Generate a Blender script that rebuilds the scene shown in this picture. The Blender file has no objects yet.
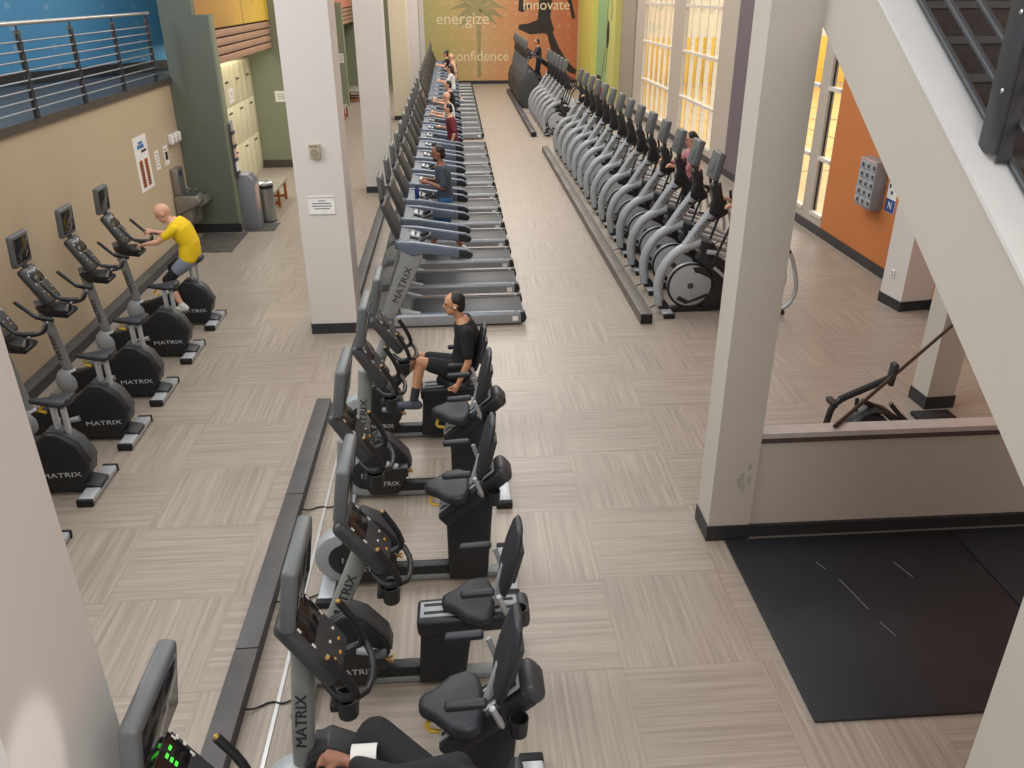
import bpy, bmesh, math, random
from mathutils import Vector, Matrix, Quaternion
random.seed(7)
SC = bpy.context.scene
COL = SC.collection
PI = math.pi

# ------------------------------------------------------------------ materials
def lin(c):
    return tuple((v/12.92 if v <= 0.04045 else ((v+0.055)/1.055)**2.4) for v in c)
def hexc(h):
    return tuple(int(h[i:i+2], 16)/255 for i in (0, 2, 4))
MATS = {}
def mat(name, col, rough=.5, metal=0., var=.06, scale=9., bump=0., spec=.5, emit=0.):
    if name in MATS: return MATS[name]
    c = lin(hexc(col))
    m = bpy.data.materials.new(name); m.use_nodes = True
    nt = m.node_tree; b = nt.nodes['Principled BSDF']
    b.inputs['Roughness'].default_value = rough
    b.inputs['Metallic'].default_value = metal
    b.inputs['Specular IOR Level'].default_value = spec
    tc = nt.nodes.new('ShaderNodeTexCoord')
    n = nt.nodes.new('ShaderNodeTexNoise'); n.inputs['Scale'].default_value = scale
    n.inputs['Detail'].default_value = 4
    nt.links.new(tc.outputs['Object'], n.inputs['Vector'])
    r = nt.nodes.new('ShaderNodeValToRGB')
    r.color_ramp.elements[0].position = .3; r.color_ramp.elements[1].position = .7
    r.color_ramp.elements[0].color = (*[max(0, v*(1-var)) for v in c], 1)
    r.color_ramp.elements[1].color = (*[min(1, v*(1+var)) for v in c], 1)
    nt.links.new(n.outputs['Fac'], r.inputs['Fac'])
    nt.links.new(r.outputs['Color'], b.inputs['Base Color'])
    if bump:
        bp = nt.nodes.new('ShaderNodeBump'); bp.inputs['Strength'].default_value = bump
        bp.inputs['Distance'].default_value = .01
        n2 = nt.nodes.new('ShaderNodeTexNoise'); n2.inputs['Scale'].default_value = scale*12
        nt.links.new(tc.outputs['Object'], n2.inputs['Vector'])
        nt.links.new(n2.outputs['Fac'], bp.inputs['Height'])
        nt.links.new(bp.outputs['Normal'], b.inputs['Normal'])
    if emit:
        nt.links.new(r.outputs['Color'], b.inputs['Emission Color'])
        b.inputs['Emission Strength'].default_value = emit
    MATS[name] = m
    return m

def floor_material():
    m = bpy.data.materials.new('wood_look_tile'); m.use_nodes = True
    nt = m.node_tree; N = nt.nodes; L = nt.links; b = N['Principled BSDF']
    tc = N.new('ShaderNodeTexCoord'); sp = N.new('ShaderNodeSeparateXYZ')
    L.new(tc.outputs['Object'], sp.inputs[0])
    def math_(op, a, bb=None, v=None):
        n = N.new('ShaderNodeMath'); n.operation = op
        if hasattr(a, 'links'): L.new(a, n.inputs[0])
        else: n.inputs[0].default_value = a
        if bb is not None:
            if hasattr(bb, 'links'): L.new(bb, n.inputs[1])
            else: n.inputs[1].default_value = bb
        return n.outputs[0]
    T = TILE
    ux = math_('DIVIDE', math_('SUBTRACT', sp.outputs['X'], TILE_X0), T)
    uy = math_('DIVIDE', math_('SUBTRACT', sp.outputs['Y'], TILE_Y0), T)
    ix = math_('FLOOR', ux); iy = math_('FLOOR', uy)
    par = math_('FLOORED_MODULO', math_('ADD', ix, iy), 2.0)
    def streak(sx, sy):
        mp = N.new('ShaderNodeMapping'); mp.inputs['Scale'].default_value = (sx, sy, 1)
        L.new(tc.outputs['Object'], mp.inputs['Vector'])
        n = N.new('ShaderNodeTexNoise'); n.noise_dimensions = '3D'
        n.inputs['Scale'].default_value = 1.0; n.inputs['Detail'].default_value = 3
        n.inputs['Roughness'].default_value = .65
        cb = N.new('ShaderNodeCombineXYZ'); L.new(math_('MULTIPLY', math_('ADD', ix, math_('MULTIPLY', iy, 7.3)), 3.7), cb.inputs[2])
        va = N.new('ShaderNodeVectorMath'); va.operation = 'ADD'
        L.new(mp.outputs['Vector'], va.inputs[0]); L.new(cb.outputs[0], va.inputs[1])
        L.new(va.outputs[0], n.inputs['Vector'])
        return n.outputs['Fac']
    a = streak(34, .9); c = streak(.9, 34)
    mx = N.new('ShaderNodeMix'); mx.data_type = 'FLOAT'
    L.new(par, mx.inputs[0]); L.new(a, mx.inputs[2]); L.new(c, mx.inputs[3])
    r = N.new('ShaderNodeValToRGB')
    e = r.color_ramp.elements
    e[0].position = .30; e[0].color = (*lin(hexc(FLOOR_D)), 1)
    e[1].position = .72; e[1].color = (*lin(hexc(FLOOR_L)), 1)
    k = e.new(.5); k.color = (*lin(hexc(FLOOR_M)), 1)
    L.new(mx.outputs[0], r.inputs['Fac'])
    # plank joints
    fx = math_('FRACT', ux); fy = math_('FRACT', uy)
    ed = math_('MINIMUM', math_('MINIMUM', fx, math_('SUBTRACT', 1, fx)), math_('MINIMUM', fy, math_('SUBTRACT', 1, fy)))
    ln = math_('LESS_THAN', ed, .004)
    mc = N.new('ShaderNodeMix'); mc.data_type = 'RGBA'; mc.blend_type = 'MULTIPLY'
    L.new(math_('MULTIPLY', ln, .25), mc.inputs[0]); L.new(r.outputs['Color'], mc.inputs[6])
    mc.inputs[7].default_value = (.5, .45, .4, 1)
    L.new(mc.outputs[2], b.inputs['Base Color'])
    b.inputs['Roughness'].default_value = .38
    b.inputs['Specular IOR Level'].default_value = .5
    return m

# ------------------------------------------------------------------ mesh builder
class MB:
    def __init__(self, off=(0, 0, 0)):
        self.bm = bmesh.new(); self.off = Vector(off)
    def _add(self, bm2, bevel=0., seg=2, ang=30):
        if bevel:
            ed = [e for e in bm2.edges if len(e.link_faces) == 2 and e.calc_face_angle(0) > math.radians(ang)]
            bmesh.ops.bevel(bm2, geom=ed, offset=bevel, segments=seg, profile=.5, affect='EDGES', clamp_overlap=True)
        me = bpy.data.meshes.new('tmp'); bm2.to_mesh(me); bm2.free()
        self.bm.from_mesh(me); bpy.data.meshes.remove(me)
        return self
    def box(self, c, s, rot=None, bevel=0., seg=2):
        b = bmesh.new(); bmesh.ops.create_cube(b, size=1)
        for v in b.verts: v.co = Vector((v.co.x*s[0], v.co.y*s[1], v.co.z*s[2]))
        if bevel:
            bmesh.ops.bevel(b, geom=b.edges[:], offset=min(bevel, min(s)*.49), segments=seg, profile=.5, affect='EDGES', clamp_overlap=True)
        M = rot.to_matrix() if isinstance(rot, Quaternion) else (rot if rot is not None else Matrix.Identity(3))
        for v in b.verts: v.co = M @ v.co + Vector(c)
        return self._add(b)
    def bx(self, x0, x1, y0, y1, z0, z1, bevel=0., seg=2):
        return self.box(((x0+x1)/2, (y0+y1)/2, (z0+z1)/2), (abs(x1-x0), abs(y1-y0), abs(z1-z0)), None, bevel, seg)
    def prism(self, poly, a, b_, axis='y', bevel=0., seg=2, ang=30):
        # poly in (x,z) for axis y ; (x,y) for axis z ; (y,z) for axis x
        b = bmesh.new()
        def P(u, v, t):
            return (u, t, v) if axis == 'y' else ((u, v, t) if axis == 'z' else (t, u, v))
        A = [b.verts.new(P(u, v, a)) for u, v in poly]; B = [b.verts.new(P(u, v, b_)) for u, v in poly]
        n = len(poly)
        b.faces.new(A); b.faces.new(B[::-1])
        for i in range(n):
            b.faces.new((A[i], B[i], B[(i+1) % n], A[(i+1) % n]))
        bmesh.ops.recalc_face_normals(b, faces=b.faces)
        return self._add(b, bevel, seg, ang)
    def loft(self, rings, caps=True):
        b = bmesh.new(); R = [[b.verts.new(p) for p in r] for r in rings]; n = len(R[0])
        for i in range(len(R)-1):
            for j in range(n):
                b.faces.new((R[i][j], R[i][(j+1) % n], R[i+1][(j+1) % n], R[i+1][j]))
        if caps:
            b.faces.new(R[0][::-1]); b.faces.new(R[-1])
        bmesh.ops.recalc_face_normals(b, faces=b.faces)
        return self._add(b)
    def tube(self, pts, r, n=10, caps=True, sm=0, ry=None, up=None):
        pts = [Vector(p) for p in pts]
        rs = list(r) if isinstance(r, (list, tuple)) else [r]*len(pts)
        for _ in range(sm):
            q = [pts[0]]; qr = [rs[0]]
            for i in range(len(pts)-1):
                if i > 0: q.append(pts[i]*.75+pts[i+1]*.25); qr.append(rs[i]*.75+rs[i+1]*.25)
                if i < len(pts)-2: q.append(pts[i]*.25+pts[i+1]*.75); qr.append(rs[i]*.25+rs[i+1]*.75)
            q.append(pts[-1]); qr.append(rs[-1])
            pts, rs = q, qr
        T = []
        for i in range(len(pts)):
            t = (pts[min(i+1, len(pts)-1)]-pts[max(i-1, 0)])
            T.append(t.normalized())
        u = Vector(up) if up else (Vector((0, 1, 0)) if abs(T[0].y) < .9 else Vector((1, 0, 0)))
        rings = []
        for i, p in enumerate(pts):
            u = (u - T[i]*u.dot(T[i])).normalized(); w = T[i].cross(u)
            rr = rs[i]; k = (ry/r if ry and not isinstance(r, (list, tuple)) else 1.) if not isinstance(ry, (list, tuple)) else ry[0]
            rings.append([p + u*(math.cos(2*PI*j/n)*rr*k) + w*(math.sin(2*PI*j/n)*rr) for j in range(n)])
        return self.loft(rings, caps)
    def cyl(self, p0, p1, r0, r1=None, n=20):
        return self.tube([p0, p1], [r0, r0 if r1 is None else r1], n)
    def ell(self, c, r, rot=None, u=16, v=10):
        b = bmesh.new(); bmesh.ops.create_uvsphere(b, u_segments=u, v_segments=v, radius=1)
        M = rot if rot is not None else Matrix.Identity(3)
        for q in b.verts: q.co = M @ Vector((q.co.x*r[0], q.co.y*r[1], q.co.z*r[2])) + Vector(c)
        return self._add(b)
    def disc(self, c, r, y0, y1, n=36, bevel=0.):
        return self.prism([(c[0]+r*math.cos(2*PI*i/n), c[1]+r*math.sin(2*PI*i/n)) for i in range(n)], y0, y1, 'y', bevel, 2, 40)
    def ring(self, c, r, t, y, n=36, k=8):
        pts = [(c[0]+r*math.cos(2*PI*i/n), y, c[1]+r*math.sin(2*PI*i/n)) for i in range(n+1)]
        return self.tube(pts, t, k, caps=False)
    def mesh(self, name, m, smooth=True):
        for v in self.bm.verts: v.co += self.off
        me = bpy.data.meshes.new(name)
        bmesh.ops.recalc_face_normals(self.bm, faces=self.bm.faces)
        self.bm.to_mesh(me); self.bm.free()
        me.materials.append(m)
        if smooth:
            me.polygons.foreach_set('use_smooth', [True]*len(me.polygons))
            me.set_sharp_from_angle(angle=math.radians(38))
        return me
    def build(self, name, m, parent=None, smooth=True):
        o = bpy.data.objects.new(name, self.mesh(name, m, smooth)); COL.objects.link(o)
        if parent: o.parent = parent
        return o

def rotm(axis, deg): return Matrix.Rotation(math.radians(deg), 3, axis)
def tag(o, label=None, cat=None, group=None, kind=None):
    if label: o['label'] = label
    if cat: o['category'] = cat
    if group: o['group'] = group
    if kind: o['kind'] = kind
    return o
def thing(name, label, cat, loc=(0, 0, 0), rz=0., group=None):
    o = bpy.data.objects.new(name, None); COL.objects.link(o)
    o.empty_display_size = .1
    o.location = loc; o.rotation_euler = (0, 0, rz)
    return tag(o, label, cat, group)
def struct(name, mb, m, smooth=False, parent=None):
    o = mb.build(name, m, parent, smooth)
    if not parent: o['kind'] = 'structure'
    return o
def dup(root, loc, label=None, rz=None, group=None):
    def cp(o, par):
        c = o.copy(); COL.objects.link(c); c.parent = par
        for ch in o.children: cp(ch, c)
        return c
    r = cp(root, None); r.location = loc
    if rz is not None: r.rotation_euler = (0, 0, rz)
    if label: r['label'] = label
    if group: r['group'] = group
    return r

TXT = {}
def text_bm(s, size, ext=.002, sx=1.):
    key = (s, size, ext, sx)
    if key not in TXT:
        cu = bpy.data.curves.new('t', 'FONT'); cu.body = s; cu.size = size; cu.extrude = ext
        cu.align_x = 'CENTER'; cu.align_y = 'CENTER'; cu.resolution_u = 3
        ob = bpy.data.objects.new('t', cu); COL.objects.link(ob)
        dg = bpy.context.evaluated_depsgraph_get(); dg.update()
        me = bpy.data.meshes.new_from_object(ob.evaluated_get(dg))
        bpy.data.objects.remove(ob); bpy.data.curves.remove(cu)
        for v in me.vertices: v.co.x *= sx
        TXT[key] = me
    return TXT[key]
def lettering(s, size, at, xdir, ydir, m, parent, off=(0, 0, 0), ext=.002, sx=1., name='lettering'):
    """text lying in the plane of xdir/ydir"""
    src = text_bm(s, size, ext, sx); me = src.copy(); me.name = name
    X = Vector(xdir).normalized(); Y = Vector(ydir); Y = (Y-X*Y.dot(X)).normalized(); Z = X.cross(Y)
    M = Matrix((X, Y, Z)).transposed()
    for v in me.vertices: v.co = M @ v.co + Vector(at) + Vector(off)
    me.materials.clear(); me.materials.append(m)
    o = bpy.data.objects.new(name, me); COL.objects.link(o); o.parent = parent
    return o
# ------------------------------------------------------------------ palette
TILE, TILE_X0, TILE_Y0 = .975, 1.05, 4.22
FLOOR_D, FLOOR_M, FLOOR_L = '887d71', '988c7f', 'a79b8d'
m_black = mat('black_plastic', '1d1e20', .45)
m_softblk = mat('black_vinyl', '26282e', .5, var=.1)
m_rubber = mat('black_rubber', '151516', .7)
m_char = mat('charcoal_plastic', '3a3c3e', .45)
m_grey = mat('grey_plastic', '5c6061', .45)
m_lgrey = mat('light_grey_plastic', '9da1a4', .38)
m_silver = mat('silver_paint', 'b4b7ba', .34, .3)
m_bright = mat('bright_metal', 'cfd1d2', .25, .8)
m_steel = mat('stainless_steel', '9d9c98', .32, .8)
m_rail = mat('blue_grey_rail', '616b79', .36, .15)
m_mast = mat('mast_grey', '878a88', .42, .2)
m_screen = mat('dark_screen', '1c1a1b', .12, var=.3)
m_keys = mat('white_keys', 'd7d7d2', .5)
m_orange = mat('orange_keys', 'd39a3a', .5)
m_yellow = mat('yellow_lever', 'c9a226', .45)
m_gold = mat('gold_trim', 'a8854e', .4, .4)
m_text_dark = mat('dark_lettering', '26272a', .5)
m_text_light = mat('light_lettering', 'b4b6b8', .5)
m_wallwhite = mat('white_paint', 'cfc9c3', .6, var=.015, scale=2)
m_wallgrey = mat('grey_white_paint', 'bab3a7', .6, var=.02, scale=2)
m_beige = mat('beige_paint', 'baa88c', .65, var=.02, scale=1.5)
m_green = mat('dark_green_paint', '666d62', .6, var=.02, scale=2)
m_olive = mat('olive_paint', '838870', .6, var=.03, scale=2)
m_orangewall = mat('orange_paint', 'c0743d', .6, var=.02, scale=2)
m_purple = mat('purple_grey_paint', '6b6068', .6, var=.02)
m_base = mat('dark_base_trim', '2a2a2c', .5)
m_mat = mat('rubber_mat', '24252a', .42, var=.1, scale=4, bump=.15)
m_paper = mat('white_paper', 'e6e4e0', .6)
m_race = mat('grey_raceway', '4e4c4b', .55, var=.12, scale=5)
m_raced = mat('dark_raceway', '39373a', .5, var=.1)
m_alu = mat('aluminium', 'c6c5c3', .3, .7)
m_slat = mat('pink_wood', 'b08a72', .5, var=.08, scale=3)
m_locker = mat('cream_laminate', 'ddd6b4', .45, var=.02)
m_wood = mat('red_brown_wood', 'a35a30', .45, var=.15, scale=6)
m_frame = mat('window_frame_paint', 'b5aca0', .5, var=.02)
m_frost = mat('frosted_film', 'e8dfd0', .6, var=.02)
m_skin1 = mat('skin_tan', 'b98664', .55, var=.05)
m_skin2 = mat('skin_light', 'cf9f84', .55, var=.05)
m_skin3 = mat('skin_brown', '8a5c46', .55, var=.05)
m_hair = mat('black_hair', '1b1614', .6, var=.2, scale=30)
m_lip = mat('lip', '8a4a44', .5)
m_eye = mat('eye_dark', '241c1a', .3)

def gradient_wall(name, stops, axis='X', a=0., b=1., rough=.55, dots=0.):
    m = bpy.data.materials.new(name); m.use_nodes = True
    nt = m.node_tree; N = nt.nodes; L = nt.links; bs = N['Principled BSDF']
    tc = N.new('ShaderNodeTexCoord'); sp = N.new('ShaderNodeSeparateXYZ'); L.new(tc.outputs['Object'], sp.inputs[0])
    mr = N.new('ShaderNodeMapRange'); mr.inputs[1].default_value = a; mr.inputs[2].default_value = b
    L.new(sp.outputs[axis], mr.inputs[0])
    ns = N.new('ShaderNodeTexNoise'); ns.inputs['Scale'].default_value = .9; ns.inputs['Detail'].default_value = 5
    L.new(tc.outputs['Object'], ns.inputs['Vector'])
    ad = N.new('ShaderNodeMath'); ad.operation = 'MULTIPLY_ADD'; L.new(ns.outputs['Fac'], ad.inputs[0]); ad.inputs[1].default_value = .35
    sb = N.new('ShaderNodeMath'); sb.operation = 'SUBTRACT'; L.new(mr.outputs[0], sb.inputs[0]); sb.inputs[1].default_value = .17
    L.new(sb.outputs[0], ad.inputs[2])
    r = N.new('ShaderNodeValToRGB'); els = r.color_ramp.elements
    els[0].position = stops[0][0]; els[0].color = (*lin(hexc(stops[0][1])), 1)
    els[1].position = stops[-1][0]; els[1].color = (*lin(hexc(stops[-1][1])), 1)
    for p, c in stops[1:-1]:
        e = els.new(p); e.color = (*lin(hexc(c)), 1)
    L.new(ad.outputs[0], r.inputs['Fac'])
    out = r.outputs['Color']
    if dots:
        vo = N.new('ShaderNodeTexVoronoi'); vo.inputs['Scale'].default_value = dots; vo.inputs['Randomness'].default_value = .15
        L.new(tc.outputs['Object'], vo.inputs['Vector'])
        lt = N.new('ShaderNodeMath'); lt.operation = 'LESS_THAN'; lt.inputs[1].default_value = .16
        L.new(vo.outputs['Distance'], lt.inputs[0])
        ml = N.new('ShaderNodeMath'); ml.operation = 'MULTIPLY'; ml.inputs[1].default_value = .12; L.new(lt.outputs[0], ml.inputs[0])
        mx = N.new('ShaderNodeMix'); mx.data_type = 'RGBA'; L.new(ml.outputs[0], mx.inputs[0]); L.new(out, mx.inputs[6])
        mx.inputs[7].default_value = (.8, .8, .75, 1); out = mx.outputs[2]
    L.new(out, bs.inputs['Base Color']); bs.inputs['Roughness'].default_value = rough
    return m
def glass_material():
    m = bpy.data.materials.new('window_glass'); m.use_nodes = True
    nt = m.node_tree; N = nt.nodes; L = nt.links
    N.remove(N['Principled BSDF'])
    t = N.new('ShaderNodeBsdfTransparent'); t.inputs[0].default_value = (.96, .97, .96, 1)
    g = N.new('ShaderNodeBsdfGlossy'); g.inputs['Roughness'].default_value = .03
    lw = N.new('ShaderNodeLayerWeight'); lw.inputs[0].default_value = .5
    pw = N.new('ShaderNodeMath'); pw.operation = 'POWER'; L.new(lw.outputs['Facing'], pw.inputs[0]); pw.inputs[1].default_value = 5
    fr = N.new('ShaderNodeMath'); fr.operation = 'MULTIPLY_ADD'; L.new(pw.outputs[0], fr.inputs[0]); fr.inputs[1].default_value = .5; fr.inputs[2].default_value = .03
    mx = N.new('ShaderNodeMixShader'); L.new(fr.outputs[0], mx.inputs[0]); L.new(t.outputs[0], mx.inputs[1]); L.new(g.outputs[0], mx.inputs[2])
    L.new(mx.outputs[0], N['Material Output'].inputs[0])
    return m
m_glass = glass_material()
def frosted_material():
    m = bpy.data.materials.new('frosted_film_glass'); m.use_nodes = True
    nt = m.node_tree; N = nt.nodes; L = nt.links; N.remove(N['Principled BSDF'])
    d = N.new('ShaderNodeBsdfDiffuse'); d.inputs[0].default_value = (.8, .76, .70, 1)
    t = N.new('ShaderNodeBsdfTranslucent'); t.inputs[0].default_value = (.95, .92, .86, 1)
    mx = N.new('ShaderNodeMixShader'); mx.inputs[0].default_value = .65
    L.new(d.outputs[0], mx.inputs[1]); L.new(t.outputs[0], mx.inputs[2]); L.new(mx.outputs[0], N['Material Output'].inputs[0])
    return m
m_frosted = frosted_material()

# ------------------------------------------------------------------ the setting
m_floor = floor_material()
struct('floor', MB().bx(-10.5, 7.0, -1.5, 46, -.2, 0), m_floor)
# back wall with its mural
mural = gradient_wall('mural_print', [(0, 'a8a46c'), (.18, 'b4a266'), (.38, 'c29c6c'), (.6, 'c48a5e'), (1, 'b4643f')], 'X', -1.6, 6.4, dots=1.9)
struct('wall_back', MB().bx(-1.6, 7.0, 44.1, 44.3, 0, 9), m_wallwhite)
struct('baseboard_back', MB().bx(-1.6, 6.29, 44.04, 44.1, 0, .15), m_base)
m_palm = mat('mural_palm_print', '948a60', .6, var=.12, scale=2)
m_run = mat('mural_runner_print', '2c2422', .6, var=.2, scale=3)
m_words = mat('mural_words_print', 'e2d2ae', .6, var=.03)
pm = thing('wall_mural', 'large green to orange wall mural with palm and words on the far wall', 'mural', (0, 44.085, 0))
MB().bx(-1.35, 6.28, 0, .012, .16, 8.5).build('mural_panel', mural, pm, False)
b = MB()
b.prism([(1.22, .3), (1.42, .3), (1.40, 1.6), (1.50, 3.6), (1.20, 3.6), (1.26, 1.6)], -.004, 0, 'y')
for k in range(11):
    a = math.radians(-35+k*25); c = (1.36, 3.45); L_ = 1.15+.15*((k*7) % 3)
    dx, dz = math.cos(a), math.sin(a)-.12
    tip = (c[0]+dx*L_, c[1]+dz*L_*.75-.15); mid = (c[0]+dx*L_*.5, c[1]+dz*L_*.55+.12); w = .14
    b.prism([c, (mid[0]-dz*w, mid[1]+dx*w), tip, (mid[0]+dz*w, mid[1]-dx*w)], -.004-.0004*k, 0, 'y')
b.build('palm_print', m_palm, pm, False)
b = MB()
# runner mid stride: torso out of the picture above, thigh, knee, shin, shoe
b.prism([(3.35, 2.75), (3.3, 2.55), (3.9, 2.3), (4.6, 2.35), (4.95, 2.2), (5.1, 2.5), (4.9, 3.1), (5.0, 3.9), (5.2, 4.6), (4.2, 4.8), (4.35, 4.0), (4.3, 3.3), (4.25, 2.95), (3.8, 2.8)], -.007, 0, 'y')
b.prism([(4.7, 2.45), (5.05, 2.35), (5.35, 1.7), (5.75, 1.1), (6.1, .75), (6.3, .6), (6.2, .4), (5.9, .5), (5.3, 1.0), (4.95, 1.6)], -.008, 0, 'y')
b.prism([(3.2, 4.6), (3.35, 4.0), (3.3, 3.4), (3.5, 3.3), (3.9, 3.55), (3.85, 3.7), (3.55, 3.55), (3.55, 4.1), (3.4, 4.6)], -.009, 0, 'y')
b.prism([(5.2, 4.7), (5.6, 4.2), (5.85, 3.5), (6.0, 2.95), (6.15, 3.05), (5.95, 3.8), (5.75, 4.5), (5.5, 4.9)], -.009, 0, 'y')
b.build('runner_print', m_run, pm, False)
for s_, z_, x_, sz in (('energize', 3.02, .55, .78), ('innovate', 3.62, 4.7, .68), ('confidence', 1.3, 1.35, .68)):
    lettering(s_, sz, (x_, -.012, z_), (1, 0, 0), (0, 0, 1), m_words, pm, name='mural_word')

# left side
struct('wall_left', MB().bx(-5.4, -5.2, -1.5, 16.25, 0, 2.8), m_beige)
struct('mezzanine_floor', MB().bx(-10.4, -5.17, -1.5, 18.2, 2.8, 2.90), mat('mezzanine_carpet', '3d454d', .8, var=.1))
struct('trim_1', MB().bx(-5.17, -5.155, -1.5, 16.2, 2.80, 2.905), mat('brown_edge_trim', '48413b', .5))
blue = gradient_wall('blue_mural_print', [(0, '4486b0'), (.5, '5597c0'), (1, '62a2c8')], 'Z', 3, 6, dots=3.2)
bw = MB(); d = Vector((3.0, 5.2, 0)).normalized(); nrm = Vector((-d.y, d.x, 0))
p0 = Vector((-10.4, 9.4, 0)); p1 = Vector((-4.95, 18.91, 0))
poly = [(p0.x, p0.y), (p1.x, p1.y), (p1.x+nrm.x*.2, p1.y+nrm.y*.2), (p0.x+nrm.x*.2, p0.y+nrm.y*.2)]
bw.prism(poly, 2.90, 8, 'z'); wmz = struct('wall_mezzanine', bw, blue)
q0 = p0-nrm*.03; q1 = p1-nrm*.03
bb = MB(); bb.prism([(q0.x, q0.y), (q1.x, q1.y), (p1.x, p1.y), (p0.x, p0.y)], 2.92, 3.1, 'z'); struct('baseboard_mezzanine', bb, m_base)
u0 = Vector((-7.62, 14.25, 0)); e_ = d
b = MB(); pr_ = random.Random(3)
for k in range(240):
    z = 3.25+pr_.random()*3.2; t = pr_.gauss(0, .17)+.04*math.sin(z*2); r_ = .02+.035*pr_.random()
    c = u0+e_*t-nrm*(.008+.0002*k)*.3; c.z = z
    b.loft([[tuple(c+e_*(r_*math.cos(2*PI*j/6))+Vector((0, 0, r_*math.sin(2*PI*j/6)))-nrm*q) for j in range(6)] for q in (0, .004)])
pt = tag(b.build('speckle_print', mat('blue_mural_speckle', '33627a', .6, var=.2), wmz, False), kind='stuff')  # dark printed dots of the mural's palm trunk
# fix trunk onto the wall plane
off = (p0-u0).dot(nrm); pt.location = tuple(nrm*(off-.004))

struct('wall_partition', MB().bx(-5.6, -4.33, 16.22, 16.44, 0, 2.79).bx(-5.17, -4.33, 16.22, 16.44, 2.79, 3.93).bx(-5.17, -4.60, 16.22, 16.44, 3.93, 8), m_green)
struct('trim_2', MB().bx(-4.33, -4.29, 16.22, 16.44, 0, 3.93), m_olive)
struct('baseboard_partition', MB().bx(-5.2, -4.285, 16.19, 16.22, 0, .17), m_base)
struct('wall_alcove', MB().bx(-5.9, -5.75, 16.44, 44.3, 0, 2.8).bx(-5.9, -5.75, 18.6, 44.3, 2.8, 9), m_olive)
struct('wall_alcove_end', MB().bx(-5.75, -4.2, 22.85, 23.2, 0, 9).bx(-5.75, -4.35, 35.8, 36.2, 0, 3.9), m_olive)
struct('baseboard_alcove', MB().bx(-5.2, -4.16, 22.8, 22.85, 0, .2), mat('brown_base', '4a4238', .5))
struct('wall_back_left', MB().bx(-5.9, -1.6, 44.1, 44.3, 0, 9), m_olive)
ymural = gradient_wall('yellow_mural_print', [(0, 'a97a3c'), (.4, 'c79c4a'), (.7, 'd9b445'), (1, 'd8b23e')], 'Y', 17, 23)
wlu = struct('wall_left_upper', MB().bx(-4.9, -4.6, 16.45, 22.85, 3.66, 8), ymural)
rmural = gradient_wall('red_mural_print', [(0, 'c0705a'), (.5, 'cb7a62'), (1, 'c98a70')], 'Y', 23, 44)
struct('wall_left_upper_far', MB().bx(-4.9, -4.6, 23.2, 44.1, 3.66, 8), rmural)
def fascia(y0, y1, lab):
    t = thing('wood_fascia', lab, 'fascia', (-4.6, y0, 3.0))
    for k in range(4):
        MB().bx(-.08, .0, 0, y1-y0, .01+k*.16, .01+k*.16+.128, .005).build('board', m_slat, t)
    MB().bx(-.12, -.08, 0, y1-y0, 0, .64).build('backing', m_base, t)
fascia(16.46, 22.83, 'four pinkish wood boards above the cream lockers behind the dark green wall')
fascia(36.25, 44.06, 'four pinkish wood boards far back above the olive wall recess')
# branch print on the yellow mural
b = MB()
for pts in ([(0, 20.1, 3.65), (0, 20.0, 4.3), (0, 19.9, 5.2)], [(0, 20.6, 5.1), (0, 21.0, 4.4), (0, 21.2, 4.05)], [(0, 22.2, 4.9), (0, 22.5, 4.3), (0, 22.6, 3.7)]):
    b.tube(pts, .02, 5)
for v in b.bm.verts: v.co.x = v.co.x*.1-4.598
b.build('branch_print', mat('branch_print_brown', '6d5428', .6), wlu)

# columns
def column(x0, x1, y0, y1, z1, m, rz=0, base=.15):
    cx, cy = (x0+x1)/2, (y0+y1)/2; w, dd = (x1-x0)/2, (y1-y0)/2
    o = MB().bx(-w, w, -dd, dd, 0, z1).build('column', m, None, False); o.location = (cx, cy, 0); o.rotation_euler = (0, 0, math.radians(rz)); o['kind'] = 'structure'
    if base:
        t = .012
        k = MB().bx(-w-t, w+t, -dd-t, dd+t, 0, base).build('column_base', m_base, o, False)
    return o
column(-2.07, -1.45, 10.68, 11.3, 9, m_wallwhite)
column(-2.12, -1.5, 19.47, 20.1, 9, m_wallwhite)
column(-2.2, -1.58, 31.5, 32.1, 9, mat('cream_paint', 'd6cbb0', .6, var=.02))
column(-2.1, -1.5, 40.2, 40.8, 9, m_wallwhite)
column(-2.07, -1.45, 1.87, 2.49, 9, m_wallwhite)
column(2.05, 2.41, 5.63, 5.95, 9, m_wallgrey)
column(6.4, 6.95, 10.9, 11.4, 9, m_wallwhite, 8)
column(5.19, 5.52, 7.86, 8.16, 5.3, m_wallgrey, 3)
struct('wall_right_purple', MB().bx(6.84, 7.1, 18.6, 20.85, 0, 9), m_purple)
struct('baseboard_right_purple', MB().bx(6.815, 6.84, 18.6, 20.86, 0, .16), m_base)
column(6.8, 7.1, 32.7, 35.3, 9, mat('taupe_paint', '958d80', .6, var=.02))

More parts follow.
